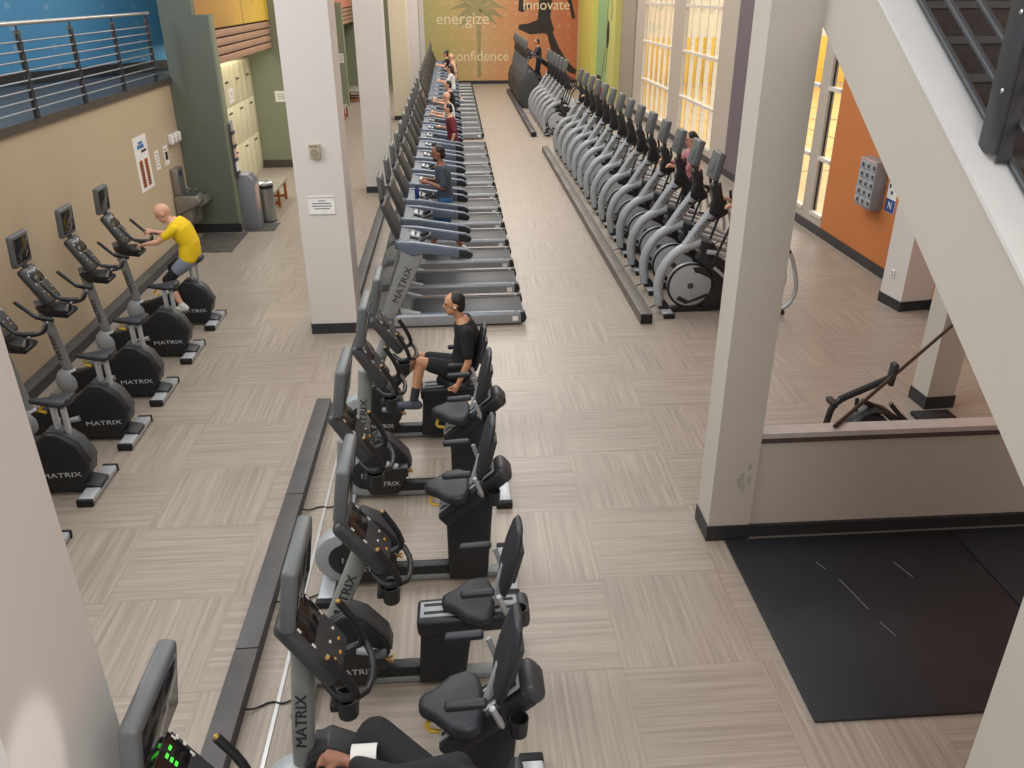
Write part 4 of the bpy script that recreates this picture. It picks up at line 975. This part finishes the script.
# ------------------------------------------------------------------ people
HS = [1.]
def remesh(mb, vox, smooth=6, fac=.5):
    me = bpy.data.meshes.new('r'); bmesh.ops.recalc_face_normals(mb.bm, faces=mb.bm.faces); mb.bm.to_mesh(me); mb.bm.free()
    o = bpy.data.objects.new('r', me); COL.objects.link(o)
    m = o.modifiers.new('v', 'REMESH'); m.mode = 'VOXEL'; m.voxel_size = vox; m.adaptivity = 0
    if smooth:
        s = o.modifiers.new('s', 'SMOOTH'); s.iterations = smooth; s.factor = fac
    dg = bpy.context.evaluated_depsgraph_get(); dg.update()
    r = bpy.data.meshes.new_from_object(o.evaluated_get(dg))
    bpy.data.objects.remove(o); bpy.data.meshes.remove(me)
    r.materials.clear()
    r.polygons.foreach_set('use_smooth', [True]*len(r.polygons))
    return r
def cap(b, A, B, ra, rb, n=14):
    A, B = Vector(A), Vector(B); d = (B-A)
    if d.length < 1e-6: return
    t = d.normalized(); rings = []
    for k in range(4):
        a = -PI/2+PI/2*(k+.35)/4; rings.append((A+t*(ra*math.sin(a)), ra*math.cos(a)))
    rings.append((A, ra)); rings.append((A+d*.5, (ra+rb)/2)); rings.append((B, rb))
    for k in range(4):
        a = PI/2*(k+.65)/4; rings.append((B+t*(rb*math.sin(a)), rb*math.cos(a)))
    b.tube([p for p, _ in rings], [r for _, r in rings], n)
def limb(b, pts, rs):
    for i in range(len(pts)-1): cap(b, pts[i], pts[i+1], rs[i], rs[i+1])
def ellring(c, side, fwd, w, d, n=20):
    return [tuple(Vector(c)+side*(w*math.cos(2*PI*j/n))+fwd*(d*math.sin(2*PI*j/n))) for j in range(n)]
def torso(b, J, s, k=0., top=1., bot=-.08, hipk=1.):
    """lofted trunk: pelvis -> chest -> neck root.  k = extra thickness for cloth"""
    hp, ch = Vector(J['hip']), Vector(J['chest']); nk = Vector(J['neck'])
    mid = Vector(J.get('waist', hp.lerp(ch, .5)))
    sh = (Vector(J['shL'])-Vector(J['shR'])).normalized(); hs = (Vector(J['hipL'])-Vector(J['hipR'])).normalized()
    path = [(bot, .150, .095), (0, .165, .105), (.25, .158, .105), (.5, .145, .098), (.75, .160, .108), (1.0, .175, .112), (1.22, .165, .098), (1.42, .105, .075), (1.55, .062, .060)]
    rings = []
    def P(t):
        if t <= .5: return hp.lerp(mid, t/.5) if t >= 0 else hp+(hp-mid).normalized()*(-t*.5)
        if t <= 1: return mid.lerp(ch, (t-.5)/.5)
        return ch.lerp(nk, (t-1)/.55)
    for t, w, d in path:
        if t > 1+.55*top+1e-6: continue
        p = P(t); q = P(min(t+.05, 1.55)); r = P(t-.05); ax = (q-r).normalized()
        sd = hs.lerp(sh, max(0, min(1, t))).normalized(); sd = (sd-ax*sd.dot(ax)).normalized(); fw = ax.cross(sd)
        rings.append(ellring(p, sd, fw, w*s+k, d*s*J.get('girth', 1)+k))
    b.loft(rings)
def hand(b, W, d, palm, curl, s, side):
    """W wrist, d direction of the hand, palm normal, five fingers"""
    W, d, palm = Vector(W), Vector(d).normalized(), Vector(palm); palm = (palm-d*palm.dot(d)).normalized(); sd = d.cross(palm)*side
    b.tube([W-d*.01*s, W+d*.03*s, W+d*.075*s, W+d*.09*s], [.026*s, .034*s, .040*s, .036*s], 12)
    for v in ():
        pass
    for i, (u, L) in enumerate(((-.030, .070), (-.010, .078), (.010, .074), (.029, .058))):
        p0 = W+d*.082*s+sd*(u*s); a1 = math.radians(curl*.5); a2 = math.radians(curl*1.3)
        p1 = p0+(d*math.cos(a1)+palm*math.sin(a1))*(L*.48*s); p2 = p1+(d*math.cos(a2)+palm*math.sin(a2))*(L*.52*s)
        limb(b, [p0, p1, p2], [.0088*s, .0085*s, .0072*s])
    p0 = W+d*.03*s-sd*.028*s; p1 = p0+(d*.6-sd*.7+palm*.3).normalized()*(.035*s); p2 = p1+(d*.9-sd*.1+palm*.45).normalized()*(.03*s)
    limb(b, [p0, p1, p2], [.012*s, .0105*s, .009*s])
def head(b, C, f, up, s):
    s = s*HS[0]
    C, f, up = Vector(C), Vector(f).normalized(), Vector(up); up = (up-f*up.dot(f)).normalized(); sd = up.cross(f)
    R = Matrix((f, sd, up)).transposed()
    b.ell(C+up*.025*s, (.098*s, .076*s, .092*s), R, 20, 14)
    b.ell(C+f*.022*s-up*.045*s, (.070*s, .058*s, .072*s), R, 18, 12)
    b.ell(C+f*.060*s-up*.092*s, (.030*s, .034*s, .022*s), R)          # chin
    b.tube([C+f*.088*s+up*.018*s, C+f*.108*s-up*.020*s, C+f*.098*s-up*.034*s], [.010*s, .017*s, .014*s], 8)   # nose
    b.ell(C+f*.086*s-up*.062*s, (.014*s, .026*s, .012*s), R)           # lips
    b.ell(C+f*.080*s+up*.034*s, (.016*s, .056*s, .010*s), R)           # brow
    for q in (-1, 1): b.ell(C+sd*(q*.078*s)-f*.008*s-up*.008*s, (.022*s, .010*s, .032*s), R)
    return R
def paint_face(me, C, f, up, s):
    C, f, up = Vector(C), Vector(f).normalized(), Vector(up); up = (up-f*up.dot(f)).normalized(); sd = up.cross(f)
    for p in me.polygons:
        v = p.center-C; a, l, z = v.dot(f)/s, v.dot(sd)/s, v.dot(up)/s
        if a > .05:
            if abs(abs(l)-.031) < .016 and abs(z-.010) < .0085: p.material_index = 1
            elif abs(l) < .024 and abs(z+.062) < .008 and a > .07: p.material_index = 2
def person(label, J, skin, wear, s=1., vox=.009, loc=None, group=None):
    hp = Vector(J['hip'])
    base = Vector(loc) if loc else Vector((hp.x, hp.y, 0))
    t = thing('person', label, 'person', base, 0, group)
    def put(name, me, mats, par=t):
        for v in me.vertices: v.co -= base
        me.name = name
        for m in mats: me.materials.append(m)
        o = bpy.data.objects.new(name, me); COL.objects.link(o); o.parent = par; return o
    b = MB(); torso(b, J, s)
    cap(b, Vector(J['neck'])-Vector((0, 0, .03)), Vector(J['head'])-Vector((0, 0, .05*s)), .055*s, .050*s)
    f, up = J.get('face', (-1, 0, 0)), J.get('up', (0, 0, 1))
    head(b, J['head'], f, up, s)
    for q in 'LR':
        limb(b, [J['sh'+q], J['el'+q], J['wr'+q]], [.050*s, .038*s, .026*s])
        sh_, e, w = Vector(J['sh'+q]), Vector(J['el'+q]), Vector(J['wr'+q])
        cap(b, e.lerp(w, .15), e.lerp(w, .4), .041*s, .036*s)
        cap(b, sh_, sh_.lerp(Vector(J['chest']), .35), .056*s, .06*s)
        hand(b, w, J.get('hd'+q, (w-e)), J.get('pn'+q, (0, 0, -1)), J.get('curl', 55), s, 1 if q == 'L' else -1)
        limb(b, [J['hip'+q], J['kn'+q]], [.088*s, .058*s])
        k, a = Vector(J['kn'+q]), Vector(J['an'+q])
        limb(b, [k, k.lerp(a, .3), a], [.054*s, .056*s, .036*s])
        tf = Vector(J.get('toe'+q, a+Vector((-.16, 0, -.05)))); limb(b, [a-Vector((0, 0, .03*s)), tf], [.036*s, .026*s])
    me = remesh(b, vox, 5)
    o = put('body', me, [skin, m_eye, m_lip]); 
    for v in me.vertices: v.co += base
    paint_face(me, J['head'], f, up, s)
    for v in me.vertices: v.co -= base
    C, ff = Vector(J['head']), Vector(f).normalized(); uu = Vector(up); uu = (uu-ff*uu.dot(ff)).normalized(); sd = uu.cross(ff); R = Matrix((ff, sd, uu)).transposed()
    def seg(A, B, a, b_): A, B = Vector(A), Vector(B); return A.lerp(B, a), A.lerp(B, b_)
    if 'top' in wear:
        m, sl = wear['top']; b = MB(); torso(b, J, s, wear.get('k', .020)*s, .78, wear.get('bot', -.16))
        for q in 'LR':
            A, B = Vector(J['sh'+q]), Vector(J['el'+q]); cap(b, A.lerp(Vector(J['chest']), .45), A, .075*s, .068*s)
            if sl > 0:
                e = A.lerp(B, min(1, sl)); cap(b, A, e, .068*s, .060*s)
                if sl > 1: cap(b, B, B.lerp(Vector(J['wr'+q]), sl-1), .055*s, .040*s)
        put('shirt', remesh(b, vox*1.1, 4), [m])
    if 'bottom' in wear:
        m, ln = wear['bottom']; b = MB()
        hp_ = hp; md = Vector(J.get('waist', hp.lerp(Vector(J['chest']), .5)))
        hs = (Vector(J['hipL'])-Vector(J['hipR'])).normalized(); ax = (md-hp).normalized(); hs = (hs-ax*hs.dot(ax)).normalized(); fw = ax.cross(hs)
        b.loft([ellring(hp+ax*z, hs, fw, w*s+.016, d*s+.016) for z, w, d in ((-.09, .13, .09), (-.04, .16, .108), (.03, .166, .108), (.09, .158, .106))])
        for q in 'LR':
            A, B, Cc = Vector(J['hip'+q]), Vector(J['kn'+q]), Vector(J['an'+q]); loose = wear.get('loose', .018)
            if ln <= 1: cap(b, A, A.lerp(B, ln), .094*s+loose, (.088-.030*ln)*s+loose)
            else:
                cap(b, A, B, .092*s+loose*.6, .058*s+loose*.8); cap(b, B, B.lerp(Cc, ln-1), .058*s+loose*.8, (.058-.02*(ln-1))*s+loose)
        put(wear.get('bottom_name', 'shorts'), remesh(b, vox*1.1, 4), [m])
    if 'leggings' in wear:
        b = MB()
        for q in 'LR':
            A, B, Cc = Vector(J['hip'+q]), Vector(J['kn'+q]), Vector(J['an'+q])
            cap(b, A, B, .096*s, .067*s); cap(b, B, B.lerp(Cc, wear['leggings'][1]), .066*s, .056*s)
        put('leggings', remesh(b, vox*1.1, 4), [wear['leggings'][0]])
    if 'shoes' in wear:
        for q in 'LR':
            a = Vector(J['an'+q]); tf = Vector(J.get('toe'+q, a+Vector((-.16, 0, -.05)))); d = (tf-a); d.z = 0; d = d.normalized()
            b = MB(); hl = a-Vector((0, 0, .045*s))-d*.045*s
            cap(b, hl, a.lerp(tf, .45)-Vector((0, 0, .028*s)), .046*s, .046*s); cap(b, a.lerp(tf, .4)-Vector((0, 0, .028*s)), tf-Vector((0, 0, .004)), .047*s, .034*s); cap(b, a, hl, .048*s, .046*s)
            put('shoe', remesh(b, .009, 3), [wear['shoes']])
    if 'socks' in wear:
        for q in 'LR':
            a, k = Vector(J['an'+q]), Vector(J['kn'+q]); b = MB(); cap(b, a, a.lerp(k, wear['socks'][1]), .045*s, .048*s)
            put('sock', remesh(b, .009, 3), [wear['socks'][0]])
    hr = wear.get('hair')
    if hr:
        m, kind = hr; b = MB()
        if kind == 'crop':
            b.ell(C+uu*.040*s-ff*.020*s, (.094*s, .084*s, .088*s), R, 20, 14); b.ell(C-ff*.055*s-uu*.02*s, (.055*s, .074*s, .075*s), R)
        elif kind == 'fringe':
            b.tube([C+sd*.078*s+uu*.0*s+ff*.0, C+sd*.055*s-ff*.075*s, C-ff*.103*s, C-sd*.055*s-ff*.075*s, C-sd*.078*s], .018*s, 8, sm=1)
        else:
            b.ell(C+uu*.045*s-ff*.018*s, (.098*s, .088*s, .088*s), R, 20, 14); b.ell(C-ff*.055*s-uu*.02*s, (.062*s, .080*s, .09*s), R)
            if kind == 'long':
                limb(b, [C-ff*.07*s, C-ff*.115*s-Vector((0, 0, .16)), C-ff*.13*s-Vector((0, 0, .36))], [.07*s, .075*s, .045*s])
            if kind == 'bun': b.ell(C-ff*.10*s+uu*.10*s, (.05*s, .05*s, .05*s))
        if kind == 'fringe': me2 = b.mesh('hair', m); me2.materials.clear()
        else: me2 = remesh(b, .009, 3)
        put('hair', me2, [m])
    if wear.get('beard'):
        b = MB(); b.ell(C+ff*.058*s-uu*.078*s, (.050*s, .054*s, .040*s), R); put('beard', remesh(b, .008, 2), [m_hair])
    if wear.get('ears'):
        b = MB(); b.ell(C+sd*.089*s-uu*.012*s, (.010*s, .010*s, .012*s), R).ell(C-sd*.089*s-uu*.012*s, (.010*s, .010*s, .012*s), R); put('earbud', b.mesh('earbud', m_paper) and bpy.data.meshes['earbud'], [])
    return t
def cloth(name, c, var=.06): return mat(name, c, .85, var=var, scale=5)

def V3(*a): return tuple(a)
HS[0] = 1.1
# man in yellow leaning over the farthest upright bike
Y = 11.23
J = dict(hip=(-3.735, Y, .98), waist=(-3.71, Y, 1.19), chest=(-3.79, Y, 1.38), neck=(-3.905, Y, 1.525), head=(-3.985, Y-.01, 1.61), face=(-.88, 0, -.48), up=(-.48, 0, .88),
         shL=(-3.82, Y-.17, 1.42), shR=(-3.82, Y+.17, 1.42), elL=(-4.06, Y-.22, 1.26), elR=(-4.06, Y+.22, 1.26), wrL=(-4.24, Y-.20, 1.235), wrR=(-4.24, Y+.19, 1.30),
         hipL=(-3.76, Y-.09, .95), hipR=(-3.76, Y+.09, .95), knL=(-4.06, Y-.13, .70), knR=(-4.05, Y+.13, .80), anL=(-3.90, Y-.20, .35), anR=(-4.10, Y+.20, .46), toeL=(-4.05, Y-.20, .28), toeR=(-4.25, Y+.20, .40), curl=80)
person('man in a bright yellow t-shirt pedalling the upright bike by the wall', J, m_skin2,
       dict(top=(cloth('yellow_shirt', 'e3bf12'), .55), bottom=(cloth('grey_shorts', '7f8794'), .45), leggings=(cloth('black_leggings', '17181c'), .42), shoes=cloth('white_shoes', 'd3d2cf'), hair=None, k=.038, bot=-.07), 1.0, .008)
HS[0] = 1.04
# man in black on the recumbent bike
Y = 7.68
J = dict(hip=(-.02, Y, .80), waist=(.02, Y, .98), chest=(.05, Y, 1.16), neck=(-.005, Y, 1.345), head=(-.065, Y, 1.485), face=(-1, 0, -.08),
         shL=(.04, Y-.18, 1.25), shR=(.04, Y+.18, 1.25), elL=(.05, Y-.25, .95), elR=(.05, Y+.25, .95), wrL=(-.06, Y-.27, .72), wrR=(-.06, Y+.27, .72), hdL=(-.6, 0, -.8), hdR=(-.6, 0, -.8), pnL=(-.6, .5, -.1), pnR=(-.6, -.5, -.1),
         hipL=(-.04, Y-.09, .78), hipR=(-.04, Y+.09, .78), knL=(-.43, Y-.13, .92), knR=(-.47, Y+.13, .86), anL=(-.52, Y-.18, .50), anR=(-.76, Y+.18, .50), toeL=(-.68, Y-.18, .47), toeR=(-.93, Y+.18, .55), curl=75)
person('man in a black t-shirt and shorts seated on a recumbent bike', J, m_skin1,
       dict(top=(cloth('black_tee', '17171a'), .75), bottom=(cloth('black_shorts', '15161a'), .72), shoes=cloth('dark_grey_shoes', '4a4f59'), socks=(cloth('dark_socks', '2a2c33'), .35), hair=(m_hair, 'crop'), ears=1), .98, .008)
# person in black on the nearest recumbent bike (cut by the frame)
J = dict(hip=(-.10, 2.40, .97), waist=(-.07, 2.31, 1.13), chest=(-.04, 2.20, 1.30), neck=(-.06, 2.09, 1.45), head=(-.12, 2.02, 1.56), face=(-.95, 0, -.3), up=(-.3, 0, .95),
         shL=(-.06, 2.00, 1.36), shR=(-.08, 2.34, 1.41), elL=(-.25, 1.95, 1.12), elR=(-.34, 2.47, 1.21), wrL=(-.50, 2.10, 1.08), wrR=(-.60, 2.62, 1.17), hdR=(-1, .15, .05),
         hipL=(-.12, 2.30, .95), hipR=(-.13, 2.50, .98), knL=(-.52, 2.20, .93), knR=(-.47, 2.77, 1.13), anL=(-.72, 2.15, .55), anR=(-.74, 2.58, .80), toeL=(-.88, 2.15, .52), toeR=(-.90, 2.58, .76), curl=60)
blk = cloth('black_sportswear', '17181b')
p3 = person('person in black leggings and sleeves at the bottom edge of the view', J, m_skin3, dict(top=(blk, 1.75), bottom=(blk, 2.), bottom_name='trousers', loose=.045, shoes=cloth('dark_grey_shoes', '4a4f59'), hair=(m_hair, 'crop')), 1.0, .008)
tw = MB((.60, -2.63, -1.19)); tw.loft([[(x, 2.63+.062*math.sin(a), 1.16+.062*math.cos(a)) for a in [-1.9+3.8*j/14 for j in range(15)]]+[(x, 2.63+.055*math.sin(a), 1.16+.055*math.cos(a)) for a in [1.9-3.8*j/14 for j in range(15)]] for x in (-.565, -.53, -.49, -.45)])
o = tw.build('towel', cloth('white_towel', 'cfccc8')); o.location = (-.60, 2.63, 1.19); tag(o, 'small white towel over the dark-sleeved arm at the bottom edge', 'towel')

def walker(label, x, y, skin, top, sl, bottom, ln, hair, s=1., ph=0., z0=.2, lean=.03, arm='hold', shoes='d0d0cc', vox=.010, **kw):
    a, c_ = math.sin(ph), math.cos(ph)
    hz = z0+.93*s
    J = dict(hip=(x, y, hz), waist=(x-.01, y, hz+.18*s), chest=(x-lean, y, hz+.37*s), neck=(x-lean-.03, y, hz+.55*s), head=(x-lean-.06, y, hz+.69*s), face=(-1, 0, -.18),
             shL=(x-lean+.0, y-.18*s, hz+.47*s), shR=(x-lean, y+.18*s, hz+.47*s), hipL=(x, y-.09*s, hz-.03), hipR=(x, y+.09*s, hz-.03))
    st = .27*s
    for q, sg, yy in (('L', 1, -.10*s), ('R', -1, .10*s)):
        d = a*sg*st; lift = max(0, a*sg)*.06
        J['an'+q] = (x+d, y+yy, z0+.085+lift); J['kn'+q] = (x+d*.35-.05-.04*abs(a), y+yy, z0+.50*s+lift*.4); J['toe'+q] = (x+d-.17, y+yy, z0+.045+lift*.2)
    if arm == 'hold':
        J.update(elL=(x-.02, y-.25*s, hz+.20*s), elR=(x-.02, y+.25*s, hz+.20*s), wrL=(x-.28, y-.14*s, hz+.27*s), wrR=(x-.28, y+.10*s, hz+.27*s), hdL=(-1, .3, .1), hdR=(-1, -.3, .1), curl=45)
    elif arm == 'reach':
        J.update(elL=(x-.20, y-.26*s, hz+.22*s), elR=(x-.20, y+.26*s, hz+.22*s), wrL=(x-.44, y-.27*s, hz+.28*s), wrR=(x-.44, y+.27*s, hz+.28*s), curl=70)
    else:
        J.update(elL=(x+.10, y-.25*s, hz+.20*s), elR=(x-.06, y+.25*s, hz+.2*s), wrL=(x-.08, y-.22*s, hz+.06*s if arm == 'down' else hz+.24*s), wrR=(x-.26, y+.2*s, hz+.26*s), curl=60)
        if arm == 'down': J.update(elL=(x+.04, y-.26*s, hz+.20*s), wrL=(x-.03, y-.27*s, hz-.03*s))
    wear = dict(top=(top, sl), bottom=(bottom, ln), bottom_name='trousers' if ln > 1.2 else 'shorts', shoes=cloth('shoes_'+shoes, shoes), hair=hair and (m_hair, hair))
    wear.update(kw)
    if top is None: del wear['top']
    return person(label, J, skin, wear, s, vox)
walker('bearded man in a dark grey tee and blue shorts walking on a treadmill', -.20, 13.72, m_skin3, cloth('grey_tee', '3d4650'), .85, cloth('blue_shorts', '2f5a86'), .85, 'crop', 1.045, 1.15, arm='hold', beard=1, vox=.009)
walker('person with black hair in a maroon t-shirt on a treadmill', -.06, 19.86, m_skin2, cloth('maroon_tee', '6b1f2b'), .9, cloth('maroon_shorts', '5a2430'), .9, 'crop', 1.0, -.6, arm='down')
walker('bald man in a white top with a dark vest on a treadmill', -.10, 22.37, m_skin2, cloth('white_top', 'd9d8d6'), .7, cloth('dark_track', '23252b'), 1.9, None, .99, .5, arm='reach')
walker('person with dark hair and black top on the last treadmill before the gap', -.08, 24.85, m_skin2, cloth('black_tee', '17171a'), .6, cloth('black_track', '1c1c20'), 1.9, 'crop', 1.02, .8, arm='reach')
walker('woman in a white top with long dark hair on a far treadmill', -.05, 31.05, m_skin2, cloth('white_top', 'd9d8d6'), .9, cloth('grey_track', '4c5158'), 1.9, 'long', .98, -.7, arm='reach')
walker('woman in black with her hair in a bun on a far treadmill', -.20, 37.25, m_skin2, cloth('black_tee', '17171a'), .3, cloth('black_track', '1c1c20'), 1.9, 'bun', 1.03, .5, arm='reach')
walker('bald runner in peach top and bare legs on a far treadmill', .02, 34.77, m_skin2, cloth('peach_top', 'cda184'), .3, cloth('peach_shorts', 'c09478'), .5, None, 1.06, 1.2, arm='run')
walker('man in dark clothes climbing one of the stair machines', 3.62, 36.64, m_skin1, cloth('dark_navy_tee', '2f2f36'), .8, cloth('dark_track', '23252b'), 1.9, 'crop', 1.0, .4, z0=.72, arm='reach', shoes='3a3a3c')
walker('person with dark hair in a pink top on a near elliptical trainer', 4.12, 14.15, m_skin2, cloth('pink_top', 'c98a93'), 1.5, cloth('black_track', '1c1c20'), 1.9, 'long', .98, .3, z0=.40, arm='reach', shoes='3a3a3c')
walker('person with bare arms behind the pillar on the nearest elliptical trainer', 4.22, 11.15, m_skin2, cloth('black_tee', '17171a'), .3, cloth('black_track', '1c1c20'), 1.9, 'crop', 1.0, .3, z0=.40, arm='reach', shoes='3a3a3c')
walker('person with black hair on the last elliptical trainer of the nearer row', 4.12, 24.15, m_skin2, cloth('red_top', '8c3b3b'), .8, cloth('black_track', '1c1c20'), 1.9, 'crop', 1.0, .3, z0=.40, arm='reach', shoes='3a3a3c')
# bottle on the walking man's treadmill
t = thing('water_bottle', 'dark blue water bottle on a treadmill console by the man in grey', 'bottle', (-.66, 13.69-.25, 1.233))
MB().loft([[(r*math.cos(2*PI*j/16), r*math.sin(2*PI*j/16), z) for j in range(16)] for r, z in ((.034, 0), (.037, .01), (.037, .14), (.030, .17), (.018, .185))]).build('body', mat('navy_bottle', '22386b', .3), t)
MB().cyl((0, 0, .183), (0, 0, .215), .02, n=14).build('cap', m_black, t)
# ------------------------------------------------------------------ camera and light
PITCH, YAW, ROLL, FPX = .450765194, .065550039, -.005394759, 813.944
cp_, sp_ = math.cos(PITCH), math.sin(PITCH); cy_, sy_ = math.cos(YAW), math.sin(YAW)
F_ = Vector((sy_*cp_, cy_*cp_, -sp_)); R_ = Vector((cy_, -sy_, 0)); U_ = R_.cross(F_)
cr_, sr_ = math.cos(ROLL), math.sin(ROLL)
R2 = R_*cr_+U_*sr_; U2 = U_*cr_-R_*sr_
cam = bpy.data.cameras.new('camera'); co = bpy.data.objects.new('camera', cam); COL.objects.link(co)
Mx = Matrix((R2, U2, -F_)).transposed().to_4x4(); Mx.translation = Vector((0, 0, 4.3)); co.matrix_world = Mx
cam.sensor_width = 36; cam.lens = FPX/1024*36; cam.clip_start = .05; cam.clip_end = 200
SC.camera = co
def area(name, loc, sx, sy, energy, col, rot=(0, 0, 0)):
    l = bpy.data.lights.new(name, 'AREA'); l.shape = 'RECTANGLE'; l.size = sx; l.size_y = sy; l.energy = energy; l.color = col
    o = bpy.data.objects.new(name, l); COL.objects.link(o); o.location = loc; o.rotation_euler = rot; return o
area('ceiling_or_added_light', (-2.6, 7, 8.6), 5, 9, 240, (1, .97, .93))
area('ceiling_or_added_light', (0.8, 19, 8.6), 5, 12, 760, (1, .955, .90))
area('ceiling_or_added_light', (1.0, 34, 8.6), 5, 14, 1150, (1, .94, .86))
area('ceiling_or_added_light', (2.2, -2.0, 8.4), 5, 3, 430, (1, .97, .93))  # added lamp behind the camera, brightens camera-facing walls
o = area('added_left_fill', (-7.5, 6.8, 7.2), 4, 2.2, 420, (.97, .985, 1))  # added fill from the upper left for left-facing sides, no window there
o.rotation_euler = (Vector((2.4, 7.0, 2.0))-Vector(o.location)).to_track_quat('-Z', 'Y').to_euler()
area('court_light', (17, 26, 8.8), 14, 24, 4300, (1, .93, .80))
area('alcove_light', (-5.0, 19.5, 3.4), .3, 4.5, 60, (1, .92, .74))
sp = bpy.data.lights.new('spot_light', 'SPOT'); sp.energy = 800; sp.spot_size = math.radians(4.4); sp.spot_blend = .5; sp.color = (1, .97, .93); sp.shadow_soft_size = .03
so = bpy.data.objects.new('spot_light', sp); COL.objects.link(so); so.location = (2.2, 3.6, 6.4)
so.rotation_euler = (Vector((-1.45, 1.93, 1.93))-Vector(so.location)).to_track_quat('-Z', 'Y').to_euler()
w = bpy.data.worlds.new('world'); SC.world = w; w.use_nodes = True
bg = w.node_tree.nodes['Background']; bg.inputs[0].default_value = (.95, .97, 1.0, 1); bg.inputs[1].default_value = .82
vs = SC.view_settings; vs.view_transform = 'Standard'; vs.look = 'None'; vs.gamma = 1; vs.use_curve_mapping = False; vs.exposure = -0.04
